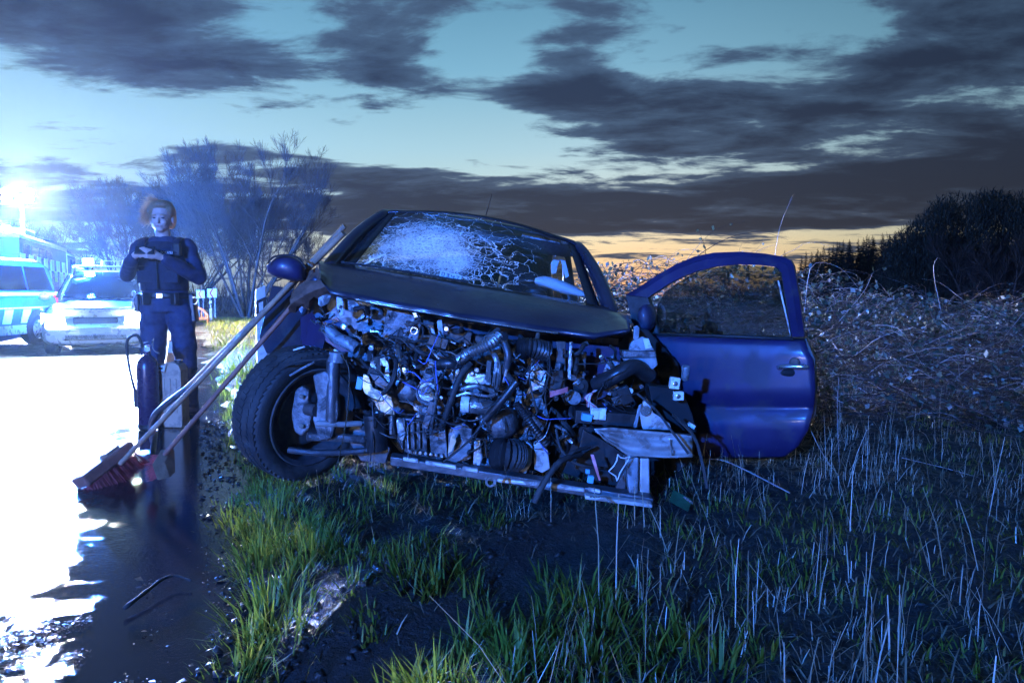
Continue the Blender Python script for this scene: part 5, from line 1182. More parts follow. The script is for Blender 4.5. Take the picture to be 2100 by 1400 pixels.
def police_estate():
    root = thing('police_car', 'silver police estate with glaring headlights and blue roof beacon facing the wreck', 'police car', (0, 0, 0))
    body = loft([(-2.20, .55, .32, .60), (-2.15, .78, .24, .72), (-2.0, .86, .20, .80), (-1.6, .89, .18, .92), (-1.2, .90, .18, 1.00), (0, .90, .18, 1.03), (1.6, .90, .18, 1.04), (2.05, .86, .22, 1.0), (2.2, .72, .3, .9)], 'body', 'silver_paint', root, 5)
    cab = loft([(-1.12, .78, .90, 1.0, .1), (-.85, .80, .90, 1.22, .14), (-.5, .80, .90, 1.46, .18), (-.15, .80, .90, 1.60, .20), (.3, .80, .90, 1.645, .2), (1.3, .79, .90, 1.63, .2), (1.85, .77, .9, 1.50, .18), (2.12, .74, .9, 1.15, .1)], 'cabin', 'silver_paint', root, 5)
    g = MB().grid([[Vector((lerp(-.66, .66, i/10)*lerp(1, .86, v), lerp(-1.10, -.22, v)-.07*(1-(2*i/10-1)**2), lerp(1.03, 1.565, v)+.03)) for i in range(11)] for v in (0, .25, .5, .75, 1)])
    g.build('windscreen', 'dark_glass', root, smooth=True, world=False, solid=.006)
    for s in (-1, 1):
        MB().plate([Vector((s*.815, -.80, 1.06)), Vector((s*.82, 1.75, 1.08)), Vector((s*.70, 1.6, 1.48)), Vector((s*.68, -.15, 1.53))], Vector((s*.01, 0, 0))).build('side_window', 'dark_glass', root, world=False)
        hl = MB().plate([Vector((s*.86, -2.02, .62)), Vector((s*.46, -2.19, .60)), Vector((s*.48, -2.17, .74)), Vector((s*.86, -1.95, .80))], Vector((0, -.03, 0))).build('headlamp_housing', 'lamp_clear', root, world=False)
        MB().lathe([(.001, .0), (.075, 0), (.075, .01)], Vector((s*.64, -2.19, .685)), (0, -1, 0), 14).build('headlamp', 'headlight', hl, world=False)
        fg = MB().lathe([(.001, 0), (.05, 0), (.05, .01)], Vector((s*.66, -2.17, .36)), (0, -1, 0), 12).build('fog_lamp', 'lamp_clear', root, world=False)
        m_ = MB().ell((s*1.0, -.72, 1.10), (.10, .055, .075)).build('wing_mirror', 'silver_paint', root, smooth=True, world=False)
        for y in (-1.35, 1.35): wheel_at(root, s*.80, y, .32, .21, s)
        LB('side_stripe', 'police_blue', root, (s*.903, .1, .82), (.006, 3.2, .16), bevel=0)
    LB('grille', 'plastic_black', root, (0, -2.18, .66), (.70, .05, .12), bevel=.02); LB('bumper_grille', 'plastic_black', root, (0, -2.17, .36), (1.0, .06, .12), bevel=.02)
    LB('bumper', 'silver_paint', root, (0, -2.17, .50), (1.55, .08, .10), bevel=.03); LB('number_plate', 'white_band', root, (0, -2.225, .48), (.52, .01, .11), bevel=.002)
    LB('bonnet_stripe', 'police_blue', root, (0, -1.55, .955), (1.1, .8, .006), rx(R(9)), bevel=0)
    for s in (-1, 1): MB().tube([Vector((s*.60, -.15, 1.66)), Vector((s*.60, -.1, 1.70)), Vector((s*.58, 1.3, 1.69)), Vector((s*.58, 1.4, 1.63))], .014, 6).build('roof_rail', 'alu', root, world=False, smooth=True)
    bar = LB('light_bar', 'lamp_clear', root, (.0, .15, 1.715), (1.12, .24, .035), bevel=.01)
    for x in (-.38, .42): LB('light_bar_foot', 'plastic_black', bar, (x, .15, 1.67), (.08, .2, .07), bevel=.005)
    MB().tube([Vector((-.1, .06, 1.73)), Vector((-.1, .06, 1.83)), Vector((.56, .06, 1.83)), Vector((.56, .06, 1.73))], .008, 6).build('sign_frame', 'alu', bar, world=False)
    MB().lathe([(.085, 0), (.085, .13)], Vector((-.36, .15, 1.735)), (0, 0, 1), 8).build('beacon', 'beacon_blue', bar, world=False)
    return root
pc = police_estate(); q = P(224, 650, 14.4); pc.location = (q.x, q.y, float(base_h(q.x, q.y))); pc.rotation_euler = (0, 0, RT_)
def police_van():
    root = thing('police_van', 'blue police van with lime and yellow stripes parked beside the fire engine', 'van', (0, 0, 0))
    loft([(-2.4, .7, .4, .9), (-2.3, .92, .3, 1.05), (-1.8, .96, .26, 1.15), (0, .97, .25, 1.16), (2.2, .97, .25, 1.16), (2.42, .90, .3, 1.15), (2.45, .85, .4, 1.1)], 'body', 'police_blue', root, 6)
    loft([(-1.9, .85, 1.05, 1.15, .1), (-1.4, .92, 1.05, 1.6, .12), (-1.0, .94, 1.05, 1.86, .13), (0, .95, 1.05, 1.93, .13), (2.0, .95, 1.05, 1.93, .13), (2.3, .93, 1.05, 1.82, .13), (2.43, .9, 1.05, 1.3, .08)], 'cabin', 'police_blue', root, 6)
    for s in (-1, 1):
        for y0, y1, sl in ((-.85, .05, 0), (.12, 1.15, 0), (1.22, 2.12, .14)):
            MB().plate([Vector((s*.965, y0, 1.22)), Vector((s*.965, y1, 1.22)), Vector((s*.872, y1-sl, 1.74)), Vector((s*.872, y0, 1.74))], Vector((s*.008, 0, 0))).build('side_window', 'dark_glass', root, world=False)
        LB('stripe', 'lime', root, (s*.972, .2, 1.13), (.012, 4.3, .07), bevel=0); LB('stripe', 'white_band', root, (s*.976, .2, .83), (.012, 4.3, .03), bevel=0)
        for k in range(7):
            y = 1.62-k*.62
            if abs(y-1.48) < .05: continue
            MB().plate([Vector((s*.976, y-.14, .50)), Vector((s*.976, y+.14, .50)), Vector((s*.976, y+.26, .80)), Vector((s*.976, y-.02, .80))], Vector((s*.006, 0, 0))).build('marking_block', 'yellow', root, world=False)
        LB('sill', 'silver_paint', root, (s*.968, .1, .36), (.02, 3.9, .20), bevel=.004)
        MB().tube([Vector((s*.88, 2.40, .80)), Vector((s*.86, 2.42, 1.18))], .045, 8).build('tail_light', 'tail_red', root, world=False)
        MB().lathe([(.30, 0), (.43, 0), (.43, .012), (.30, .012)], Vector((s*.972, 1.48, .36)), (s, 0, 0), 26, cap=False).build('wheel_arch', 'plastic_black', root, world=False)
        for y in (-1.5, 1.48): wheel_at(root, s*.87, y, .34, .24, s)
    LB('rear_bumper', 'plastic_black', root, (0, 2.45, .42), (1.7, .1, .22), bevel=.03)
    bar = LB('light_bar', 'lamp_clear', root, (0, .6, 1.97), (1.3, .3, .06), bevel=.02)
    MB().lathe([(.085, 0), (.085, .12)], Vector((.1, .6, 2.0)), (0, 0, 1), 8).build('beacon', 'beacon_blue', bar, world=False)
    return root
pv_ = police_van(); q = P(52, 650, 15.2); th_ = R(5); dv = Vector((-.87*math.cos(th_), -1.48, 0)); pv_.location = (q.x-.75, q.y-1.3, float(base_h(0, 14))); pv_.rotation_euler = (0, 0, th_)
# fire engine with light mast
def fire_engine():
    root = thing('fire_engine', 'long dark rescue truck with lime check panels, roof ladder and raised floodlight mast', 'truck', (0, 0, 0))
    LB('box_body', 'truck_blue', root, (0, -1.2, 1.85), (2.5, 8.6, 2.5), bevel=.06); cabn = LB('cab', 'truck_blue', root, (0, 4.65, 1.75), (2.45, 2.5, 2.5), bevel=.12)
    LB('roof_rim', 'truck_white', root, (0, -1.2, 3.14), (2.56, 8.7, .16), bevel=.05); LB('cab_roof', 'truck_white', cabn, (0, 4.65, 3.03), (2.4, 2.4, .12), bevel=.04)
    LB('chassis', 'plastic_black', root, (0, .5, .52), (2.1, 10.8, .3))
    for s in (-1, 1):
        for k in range(5):
            sh = LB('roller_shutter', 'alu' if k % 2 else 'silver_paint', root, (s*1.262, -4.7+k*1.62, 1.45), (.02, 1.4, 1.3), bevel=.01)
            for j in range(6): LB('slat', 'alu', sh, (s*1.276, -4.7+k*1.62, .95+j*.2), (.01, 1.36, .02), bevel=0)
        for k in range(14):
            for j in range(2):
                if (k+j) % 2: LB('check_panel', 'lime', root, (s*1.266, -5.2+k*.62, 1.95+j*.42), (.03, .62, .42), bevel=0)
        for k in range(3): LB('check_panel', 'lime', root, (s*1.242, 4.0+k*.7, 1.95+(k % 2)*.42), (.03, .5, .42), bevel=0)
        LB('cab_window', 'dark_glass', cabn, (s*1.232, 4.9, 2.45), (.02, 1.2, .7), bevel=.02)
        for k in range(4): LB('box_window', 'dark_glass', root, (s*1.262, -4.6+k*1.25, 2.70), (.02, 1.0, .42), bevel=.02)
        hl = LB('headlamp_housing', 'lamp_clear', cabn, (s*.92, 5.905, .92), (.34, .04, .26), bevel=.01); MB().lathe([(.001, 0), (.10, 0), (.10, .01)], Vector((s*.92, 5.935, .92)), (0, 1, 0), 12).build('headlamp', 'truck_lamp', hl, world=False)
        LB('corner_post', 'truck_white', root, (s*1.22, 3.13, 1.85), (.12, .10, 2.5), bevel=.02)
        for y in (-3.6, -2.3, 4.3): wheel_at(root, s*1.05, y, .5, .3, s)
        LB('mudguard', 'plastic_black', root, (s*1.1, -2.95, 1.05), (.4, 2.7, .06), bevel=.02)
    lad = MB()
    for x in (.55, .95): lad.box((x, 1.2, 3.38), (.05, 7.6, .08))
    for k in range(20): lad.box((.75, -2.4+k*.38, 3.38), (.4, .03, .03))
    lad.build('roof_ladder', 'alu', root, world=False)
    LB('roof_box', 'truck_white', root, (.7, -3.6, 3.3), (1.0, 1.6, .3), bevel=.03)
    mast = MB().tube([Vector((.6, -1.4, 3.1)), Vector((.6, -1.4, 4.75))], .05, 8).build('mast', 'truck_white', root, world=False)
    head = MB().tube([Vector((.05, -1.4, 4.85)), Vector((1.05, -1.4, 4.85))], .03, 6).build('mast_head', 'plastic_black', mast, world=False)
    aim = Vector((.285, -.957, -.13)).normalized()
    for k, (x, z) in enumerate(((.05, 4.95), (.75, 4.95), (.05, 4.72), (.75, 4.72))):
        o_ = Vector((x+.1, -1.4-.25*x, z)); MB().lathe([(.10, -.12), (.15, 0), (.15, .01)], o_, aim, 12).build('lamp_housing', 'plastic_black', mast, world=False)
        MB().lathe([(.001, .015), (.135, .015), (.135, .03)], o_, aim, 12).build('floodlight', 'flood', mast, world=False)
    for y, bx2 in ((-4.9, .8), (5.72, -.3)): 
        bb_ = LB('beacon_base', 'plastic_black', root, (bx2, y, 3.25), (.24, .24, .10)); MB().lathe([(.10, 0), (.10, .16)], Vector((bx2, y, 3.30)), (0, 0, 1), 8).build('beacon', 'beacon_blue', bb_, world=False)
    return root
fe = fire_engine(); fe.location = (-19.0, 26.2, float(base_h(0, 26))); fe.rotation_euler = (0, 0, RT_)
fe2 = dup(fe, (-1.6, -12.5, .0), RT_, 'rescue truck of the same kind parked behind the photographer, one blue cab beacon lit')
for ch in list(fe2.children):
    for g_ in [ch]+list(ch.children):
        if g_.type == 'MESH' and g_.name.split('.')[0] in ('beacon', 'floodlight'):
            cab_one = g_.name.startswith('beacon') and ch.data.vertices[0].co.y > 0
            g_.data = g_.data.copy(); g_.data.materials[0] = MATS['beacon_blue_rear' if cab_one else 'lamp_clear']

# ================================================================== road furniture
def guide_post(label, px, Y, group='guide posts'):
    p = P(px, 600, Y); x, y = p.x, p.y; z = gh(x, y); root = thing('guide_post', label, 'guide post', (x, y, z), R(24), group)
    def sec(s_, zz, zfr): return [Vector((-.06*s_, .05*s_, zz-zfr)), Vector((.06*s_, .05*s_, zz)), Vector((.02*s_, -.06*s_, zz)), Vector((-.05*s_, -.05*s_, zz-zfr))]
    b_ = MB(); lv = [(1.0, -.1, 0), (1.0, .70, .0), (1.0, .72, 0)]
    MB().plate([Vector((-.06, -.045, -.1)), Vector((.06, -.03, -.1)), Vector((.06, -.03, 1.04)), Vector((-.06, -.045, .98))], Vector((0, .07, 0))).build('post', 'white_band', root, world=False, bevel=.012)
    bd = MB().plate([Vector((-.0625, -.050, .62)), Vector((.0625, -.035, .68)), Vector((.0625, -.035, .90)), Vector((-.0625, -.050, .84))], Vector((0, .080, 0))).build('black_band', 'plastic_black', root, world=False)
    MB().plate([Vector((-.025, -.052, .66)), Vector((.025, -.046, .68)), Vector((.025, -.046, .84)), Vector((-.025, -.052, .82))], Vector((0, -.006, 0))).build('reflector', 'plastic_white', bd, world=False)
    return root
guide_post('white guide post with slanted black band standing beside the wreck mirror', 534, 8.5)
guide_post('small far guide post below the right-hand chevron sign', 431, 33)
mat('sign_red', (.62, .03, .03), .4, 0, .05)
def chevron(px, top, bot, Y, label):
    a = P(px, bot, Y); z1 = P(px, top, Y).z; S_ = z1-a.z; g = gh(a.x, a.y); root = thing('chevron_sign', label, 'sign', (a.x, a.y, g), R(6), 'chevron signs on the bend')
    zc_ = (z1+a.z)/2-g
    LB('panel', 'white_band', root, (0, 0, zc_), (S_, .02, S_), bevel=.004); LB('panel_back', 'tool_metal', root, (0, .018, zc_), (S_*.98, .012, S_*.98), bevel=0)
    h = S_/2*.98; ch = [(.42, 1), (-.02, 1), (-.62, 0), (-.02, -1), (.42, -1), (-.18, 0)]
    MB().plate([Vector((x*h, -.0135, zc_+z*h)) for x, z in ch], Vector((0, .003, 0))).build('chevron', 'sign_red', root, world=False)
    for s in (-.28, .28): MB().tube([Vector((s*S_, .035, -.3)), Vector((s*S_, .035, zc_+S_*.4))], .03, 8).build('post', 'alu', root, world=False)
chevron(411.5, 595, 611, 39, 'square red and white chevron sign, the nearer to the standing officer'); chevron(435, 592, 610, 37, 'square red and white chevron sign above the small far guide post')
# traffic cone between the officer and the police car
q = P(357, 660, 10.3); z0 = float(base_h(q.x, q.y)); cone = thing('traffic_cone', 'orange and white traffic cone standing behind the officer', 'cone', (q.x, q.y, z0+.004))
LB('base', 'orange_plastic', cone, (0, 0, .02), (.36, .36, .04), bevel=.01)
def frus(name, m_, z0_, z1_, up): MB().lathe([(.135*(1-z0_/.80)+.012+up, z0_), (.135*(1-z1_/.80)+.012+up, z1_)], (0, 0, .03), (0, 0, 1), 24).build(name, m_, cone, world=False, smooth='auto')
frus('cone_body', 'orange_plastic', 0, .80, 0); frus('white_band', 'white_band', .18, .34, .003); frus('white_band', 'white_band', .46, .60, .003)
# orange slotted barrier by the bend
q = P(398, 640, 27); z0 = gh(q.x, q.y); ob = thing('road_barrier', 'orange slotted plastic barrier with a rounded top beside the chevron signs', 'barrier', (q.x, q.y, z0), R(10))
arch = []
for k in range(15):
    a = math.pi*k/14; arch.append((.52*math.cos(a), .42+.36*math.sin(a)))
bt = MB().tube([Vector((.52, 0, .0))]+[Vector((x, 0, z)) for x, z in arch]+[Vector((-.52, 0, 0))], .05, 8); bt.build('frame', 'orange_plastic', ob, world=False, smooth=True)
LB('rail', 'orange_plastic', ob, (0, 0, .36), (1.0, .06, .10)); LB('foot', 'plastic_black', ob, (-.5, 0, .03), (.14, .5, .06)); LB('foot', 'plastic_black', ob, (.5, 0, .03), (.14, .5, .06))
for k in range(7):
    x = -.42+.14*k; LB('slat', 'orange_plastic', ob, (x, 0, .40+.16*math.sqrt(1-(x/.52)**2)), (.05, .03, .34*math.sqrt(1-(x/.52)**2)+.05), bevel=.005)
# boundary stone
mat('stone', (.34, .31, .28), .85, 0, .35, 14, bump=.8, bscale=24, dirt=(.12, .10, .07), dscale=9, damt=.7)
q = P(549, 712, 9.6); z0 = gh(q.x, q.y); rows = []
for k in range(9):
    t_ = k/8; zz = -.1+.66*t_; w_ = .165*(1 if t_ < .55 else math.sqrt(max(.02, 1-((t_-.55)/.46)**2)))
    rows.append([Vector((q.x+w_*math.cos(a)*(1+.06*math.sin(3*a+k)), q.y+.10*w_/.165*math.sin(a), z0+zz)) for a in (2*math.pi*i/16 for i in range(16))])
sm = MB().grid(rows, True); sm.f += [tuple(range(15, -1, -1)), tuple(range(128, 144))]
tag(sm.build('boundary_stone', 'stone', smooth=True, sub=1), 'mottled round-topped stone standing in the grass behind the front tyre', 'stone')
# ================================================================== tools leaning on the wreck
def shaft(pts, r_, name, m_, par, taper=1.0): return MB().tube(pts, [r_*lerp(1, taper, i/(len(pts)-1)) for i in range(len(pts))], 12).build(name, m_, par, smooth='auto')
br = thing('street_broom', 'wide street broom with red bristles, handle leaning on the wreck', 'broom', tuple(G(232, 985, .03)))
hc = P(225, 965, 3.62); hd = (P(258, 940, 3.66)-P(192, 992, 3.46)).normalized(); top = P(707, 463, 3.36); base_ = P(247, 950, 3.58)
hx = hd; hu = Vector((-.25, .15, .95)); hu = (hu-hx*hu.dot(hx)).normalized(); hy = hu.cross(hx); HM = Matrix((hx, hy, hu)).transposed()
MB().box(hc+hu*.045, (.34, .105, .065), HM, ).build('head', 'wood_red', br, bevel=.012)
MB().box(hc+hu*.082+hx*.06, (.09, .07, .022), HM).build('socket', 'wood', br, bevel=.006)
bs = MB()
rb = random.Random(5)
for k in range(700):
    x = rb.uniform(-.165, .165); y = rb.uniform(-.048, .048); p0 = hc+hx*x+hy*y+hu*.02; p1 = p0-hu*.115+hx*rb.gauss(x*.12, .008)+hy*rb.gauss(y*.25, .008); bs.tube([p0, p1], [.0022, .0014], 3)
tag(bs.build('bristles', 'bristle_red', br, weld=False), kind='stuff')
shaft([base_+(top-base_)*(i/8)+Vector((0, 0, -.006*math.sin(math.pi*i/8))) for i in range(9)], .0135, 'handle', 'wood', br)
b2 = thing('push_broom', 'narrow wooden push broom with its block set on edge, leaning on the wreck', 'broom', tuple(G(322, 990, .03)))
blk = MB().plate([P(311, 952, 3.40), P(329, 922, 3.50), P(333, 928, 3.52), P(335, 974, 3.44), P(322, 986, 3.38)], (.035, .06, .0)).build('block', 'wood', b2, bevel=.006)
bs = MB()
for k in range(160):
    t_ = rb.random(); p0 = P(314, 955, 3.42).lerp(P(330, 930, 3.5), t_); p0 = p0.lerp(P(326, 982, 3.40), rb.random()*.9); bs.tube([p0, p0+Vector((-.055+rb.gauss(0, .006), .02+rb.gauss(0, .01), -.015+rb.gauss(0, .008)))], [.002, .0014], 3)
tag(bs.build('bristles', 'bristle_red', b2, weld=False), kind='stuff')
p0 = P(332, 938, 3.50); p1 = P(664, 552, 3.34); shaft([p0+(p1-p0)*(i/6) for i in range(7)], .0125, 'handle', 'wood_red', b2)
sh = thing('shovel', 'steel shovel with a bent neck standing between the brooms', 'shovel', tuple(G(316, 915, .02)))
bl = []
for k in range(7):
    t_ = k/6; c_ = P(lerp(318, 313, t_), lerp(880, 930, t_), lerp(3.90, 3.86, t_)); w_ = .085*math.sin(math.pi*(.28+.42*t_)) ; bl.append([c_+Vector((.30*w_*s_+.014*(1-s_*s_), -.95*w_*s_, 0)) for s_ in (-1, -.6, -.2, .2, .6, 1)])
MB().grid(bl).build('blade', 'tool_metal', sh, smooth=True, solid=.004)
nk = smoothpts([P(314, 905, 3.86), P(310, 875, 3.84), P(318, 850, 3.80), P(345, 825, 3.75), P(385, 795, 3.70)], 14)
shaft(nk, .017, 'neck', 'tool_metal', sh)
p0 = P(380, 799, 3.705); p1 = P(705, 478, 3.33); shaft([p0+(p1-p0)*(i/6) for i in range(7)], .0155, 'handle', 'wood', sh)
# ================================================================== extinguisher, canister, small debris
mat('ext_red', (.05, .025, .06), .28, .1, .1, coat=.5); mat('canister_plastic', (.52, .34, .22), .5, 0, .12, 7, bump=.15, dirt=(.18, .13, .10), dscale=10, damt=.5)
q = P(306, 845, 5.15); z0 = max(gh(q.x, q.y), float(base_h(q.x, q.y))+.004); ex = thing('fire_extinguisher', 'dark fire extinguisher with hose standing on the wet road edge', 'extinguisher', (q.x, q.y, z0)); ex.scale = (1.08, 1.08, 1.15)
MB().lathe([(.062, 0), (.072, .015), (.072, .40), (.066, .445), (.045, .475), (.024, .49), (.024, .51)], (0, 0, 0), (0, 0, 1), 24).build('cylinder', 'ext_red', ex, world=False, smooth='auto')
MB().lathe([(.074, 0), (.078, .008), (.078, .03), (.074, .035)], (0, 0, 0), (0, 0, 1), 24).build('foot_ring', 'plastic_black', ex, world=False, smooth='auto')
vh = MB().lathe([(.02, 0), (.026, .02), (.02, .05)], (0, 0, .505), (0, 0, 1), 12).build('valve', 'bare_bright', ex, world=False, smooth='auto')
LB('lever', 'bare_bright', vh, (-.045, 0, .565), (.12, .022, .01), ry(R(-12)), .003); LB('carry_handle', 'plastic_black', vh, (-.045, 0, .535), (.10, .022, .014), ry(R(4)), .003)
MB().lathe([(.016, 0), (.018, .012)], (.02, -.03, .53), (.3, -1, 0), 10).build('gauge', 'white_band', vh, world=False)
MB().tube(smoothpts([Vector((-.02, -.01, .54)), Vector((-.06, -.01, .62)), Vector((-.13, -.01, .58)), Vector((-.13, 0, .42)), Vector((-.095, 0, .25))], 18), .010, 8).build('hose', 'rubber', ex, world=False, smooth=True)
MB().tube([Vector((-.095, 0, .26)), Vector((-.088, 0, .14))], [.012, .018], 8).build('nozzle', 'plastic_black', ex, world=False)
MB().tube(smoothpts([Vector((.03, 0, .55)), Vector((.06, -.02, .60)), Vector((.05, -.01, .53)), Vector((.085, 0, .50))], 12), .004, 6).build('safety_pin', 'bare_bright', ex, world=False)
q = P(354, 840, 5.25); z0 = max(gh(q.x, q.y), float(base_h(q.x, q.y))+.004); cn = thing('canister', 'flat tan plastic canister with a moulded grip beside the extinguisher', 'canister', (q.x, q.y, z0), R(-4)); cn.scale = (1.05, 1, 1.22)
out = [(-.095, 0), (.095, 0), (.10, .02), (.10, .36), (.085, .395), (.05, .41), (-.02, .41), (-.03, .40), (-.095, .40), (-.10, .38), (-.10, .02)]
cb = MB().plate([Vector((x, -.055, z)) for x, z in out], Vector((0, .11, 0))).build('body', 'canister_plastic', cn, world=False, bevel=.012)
LB('grip_recess', 'plastic_black', cn, (-.055, -.058, .375), (.055, .008, .018), bevel=.004); LB('grip_rim', 'white_band', cn, (-.052, -.0575, .375), (.085, .006, .034), bevel=.004)
MB().tube(smoothpts([Vector((-.09, -.05, .352)), Vector((-.02, -.062, .352)), Vector((0, -.06, .40)), Vector((.05, -.05, .408))], 12), .006, 6).build('rim', 'canister_plastic', cn, world=False, smooth=True)
for k in range(3): LB('moulded_rib', 'canister_plastic', cn, (-.03+.045*k, -.057, .20), (.018, .008, .22), bevel=.004)
MB().lathe([(.03, 0), (.03, .02)], (.06, 0, .405), (0, 0, 1), 14).build('cap', 'plastic_black', cn, world=False)
pcb = [P(*v) for v in ((1381, 1004, 2.70), (1420, 1024, 2.68), (1411, 1048, 2.60), (1372, 1027, 2.62))]
cbt = thing('circuit_board', 'torn green circuit board lying in the grass below the bumper stub', 'circuit board', tuple(sum(pcb, Vector())/4))
MB().plate(pcb, (0, .003, -.002)).build('board', 'pcb', cbt)
for k in range(4):
    c_ = pcb[1].lerp(pcb[2], .3).lerp(pcb[0], .12*k)+Vector((0, -.004, .004)); MB().box(c_, (.012, .004, .008), ry(R(27))).build('contact', 'bare_bright', cbt, bevel=0)
st_ = smoothpts([G(256, 1246, .02), G(300, 1212, .03), G(335, 1186, .035), G(362, 1180, .03), G(392, 1190, .02)], 16)
for p in st_: p.z = max(p.z, gh(p.x, p.y)+.012, float(base_h(p.x, p.y))+.014)
tag(MB().tube(st_, [(.0075+.0015*math.sin(i*2.1))*(1-.5*i/16) for i in range(17)], 7).build('fallen_stick', 'bark', smooth=True), 'curved dark stick lying across the puddle at the road edge', 'stick')
fr_ = [P(*v) for v in ((229, 908, 4.40), (245, 906, 4.43), (275, 909, 4.42), (276, 912, 4.40), (232, 914, 4.36))]
dz_ = float(base_h(fr_[0].x, 4.4))+.012-min(p.z for p in fr_)
tag(MB().plate([p+Vector((0, 0, dz_)) for p in fr_], (0, 0, .012)).build('plastic_fragment', 'plastic_black', bevel=.003), 'broken black plastic strip lying on the wet road behind the broom head', 'debris')
# long dead stalk hanging in front of the wheel
px_ = [(699, 727, 2.86), (712, 745, 2.84), (717, 775, 2.83), (712, 850, 2.82), (703, 900, 2.81), (692, 950, 2.78), (672, 1000, 2.74)]
st_ = smoothpts([P(*v) for v in px_], 18); st_.append(Vector((st_[-1].x-.01, st_[-1].y-.01, gh(st_[-1].x, st_[-1].y)-.02)))
tag(MB().tube(st_, [.0035]*10+[.0025]*10, 5).build('dead_stalk', 'straw', smooth=True), 'single pale dead stalk bent up in front of the wrenched wheel', 'stalk')
# ================================================================== police officer
mat('skin', (.62, .40, .32), .5, 0, .06, 20); mat('uniform', (.026, .036, .085), .75, 0, .2, 18, bump=1.0, bscale=16); mat('vest_fabric', (.016, .020, .042), .8, 0, .2, 30, bump=.4, bscale=90)
mat('leather', (.012, .012, .014), .4, 0, .2, 20); mat('hair_blonde', (.60, .41, .25), .45, 0, .2, 60, translucent=.6); mat('lips', (.45, .16, .15), .45); mat('eye_dark', (.03, .04, .05), .25); mat('print_white', (.8, .82, .84), .5)
q = P(347, 859, 5.60); OS = 1.085; OZ = gh(q.x, q.y); off_ = thing('person', 'police officer in dark blue uniform and vest holding a phone with both hands', 'person', (q.x, q.y, OZ), R(10)); off_.scale = (OS, OS, OS)
def remesh(mb, name, m_, par, vox, smooth_it=6, fac=.5, folds=0.0):
    me = bpy.data.meshes.new(name); me.from_pydata([tuple(v) for v in mb.v], [], mb.f); bm = bmesh.new(); bm.from_mesh(me); bmesh.ops.recalc_face_normals(bm, faces=bm.faces); bm.to_mesh(me); bm.free()
    o_ = bpy.data.objects.new(name, me); COL.objects.link(o_)
    md = o_.modifiers.new('r', 'REMESH'); md.mode = 'VOXEL'; md.voxel_size = vox; md.use_smooth_shade = True
    if smooth_it: ms = o_.modifiers.new('s', 'SMOOTH'); ms.factor = fac; ms.iterations = smooth_it
    dg = bpy.context.evaluated_depsgraph_get(); nm = bpy.data.meshes.new_from_object(o_.evaluated_get(dg)); nm.materials.clear(); nm.materials.append(MATS[m_])
    bpy.data.objects.remove(o_); bpy.data.meshes.remove(me)
    nm.polygons.foreach_set('use_smooth', [True]*len(nm.polygons))
    if folds:
        for v in nm.vertices:
            p = Vector((v.co.x*9, v.co.y*9, v.co.z*16+3*v.co.x)); v.co += v.normal*(mnoise.noise(p)*folds+mnoise.noise(p*2.3)*folds*.5)
    r_ = bpy.data.objects.new(name, nm); COL.objects.link(r_); r_.parent = par; return r_
def ring_body(mb, st, n=20):
    rows = [[Vector((cx_+rx_*math.cos(a), cy_+ry_*math.sin(a), z)) for a in (2*math.pi*i/n for i in range(n))] for (cx_, cy_, z, rx_, ry_) in st]
    b_ = MB().grid(rows, True); k = len(st); b_.f += [tuple(range(n-1, -1, -1)), tuple((k-1)*n+j for j in range(n))]; mb.add(b_.v, b_.f)
SH = [Vector((-.165, .03, 1.395)), Vector((.165, .03, 1.395))]; EL = [Vector((-.25, -.02, 1.175)), Vector((.255, -.01, 1.15))]; WR = [Vector((-.135, -.225, 1.300)), Vector((.075, -.235, 1.290))]
PH = Vector((-.035, -.285, 1.345))
bd = MB()
bd.ell((0, .012, 1.625), (.074, .090, .092)); bd.ell((0, -.022, 1.575), (.062, .066, .084)); bd.ell((0, -.058, 1.512), (.030, .028, .022)); bd.blob((0, -.086, 1.595), .008, (0, -.100, 1.562), .012, 8)
bd.ell((0, -.072, 1.612), (.045, .020, .012)); bd.ell((-.032, -.066, 1.565), (.022, .022, .024)); bd.ell((.032, -.066, 1.565), (.022, .022, .024)); bd.ell((0, -.078, 1.534), (.022, .012, .010))
for s in (-1, 1): bd.ell((s*.074, .012, 1.585), (.010, .018, .028))
bd.blob((0, .02, 1.40), .055, (0, .0, 1.53), .050, 14)
ring_body(bd, [(0, .02, .92, .13, .09), (0, .02, 1.1, .12, .085), (0, .02, 1.3, .15, .10), (0, .02, 1.42, .10, .07)])
for i in (0, 1):
    bd.blob(SH[i], .045, EL[i], .036, 10); bd.blob(EL[i], .034, WR[i], .026, 10)
    x = (-.085, .105)[i]; bd.blob((x, .02, .92), .07, (x*1.25, .01, .48), .05); bd.blob((x*1.25, .01, .48), .048, (x*1.35, .03, .06), .034)
    # hand: palm, four fingers curled round the phone, thumb on its face
    s = (1, -1)[i]; pc_ = WR[i]+Vector((s*.045, -.030, .022)); bd.blob(WR[i], .024, pc_, .030, 10, .7)
    for f in range(4):
        b0 = pc_+Vector((s*.018, -.018, .026-.017*f)); k_ = (.95, 1.05, 1.0, .8)[f]
        p1 = b0+Vector((s*.030*k_, -.018, .006)); p2 = p1+Vector((s*.022*k_, .010, .002)); p3 = p2+Vector((s*.010*k_, .018, 0))
        bd.blob(b0, .0088, p1, .0082, 8); bd.blob(p1, .0082, p2, .0076, 8); bd.blob(p2, .0076, p3, .0068, 8)
    t0 = pc_+Vector((s*.004, -.004, .026)); t1 = t0+Vector((s*.026, -.022, .010)); t2 = t1+Vector((s*.022, -.008, .004)); bd.blob(t0, .0115, t1, .0095, 8); bd.blob(t1, .0095, t2, .008, 8)
body = remesh(bd, 'body', 'skin', off_, .0060, 2, .4)
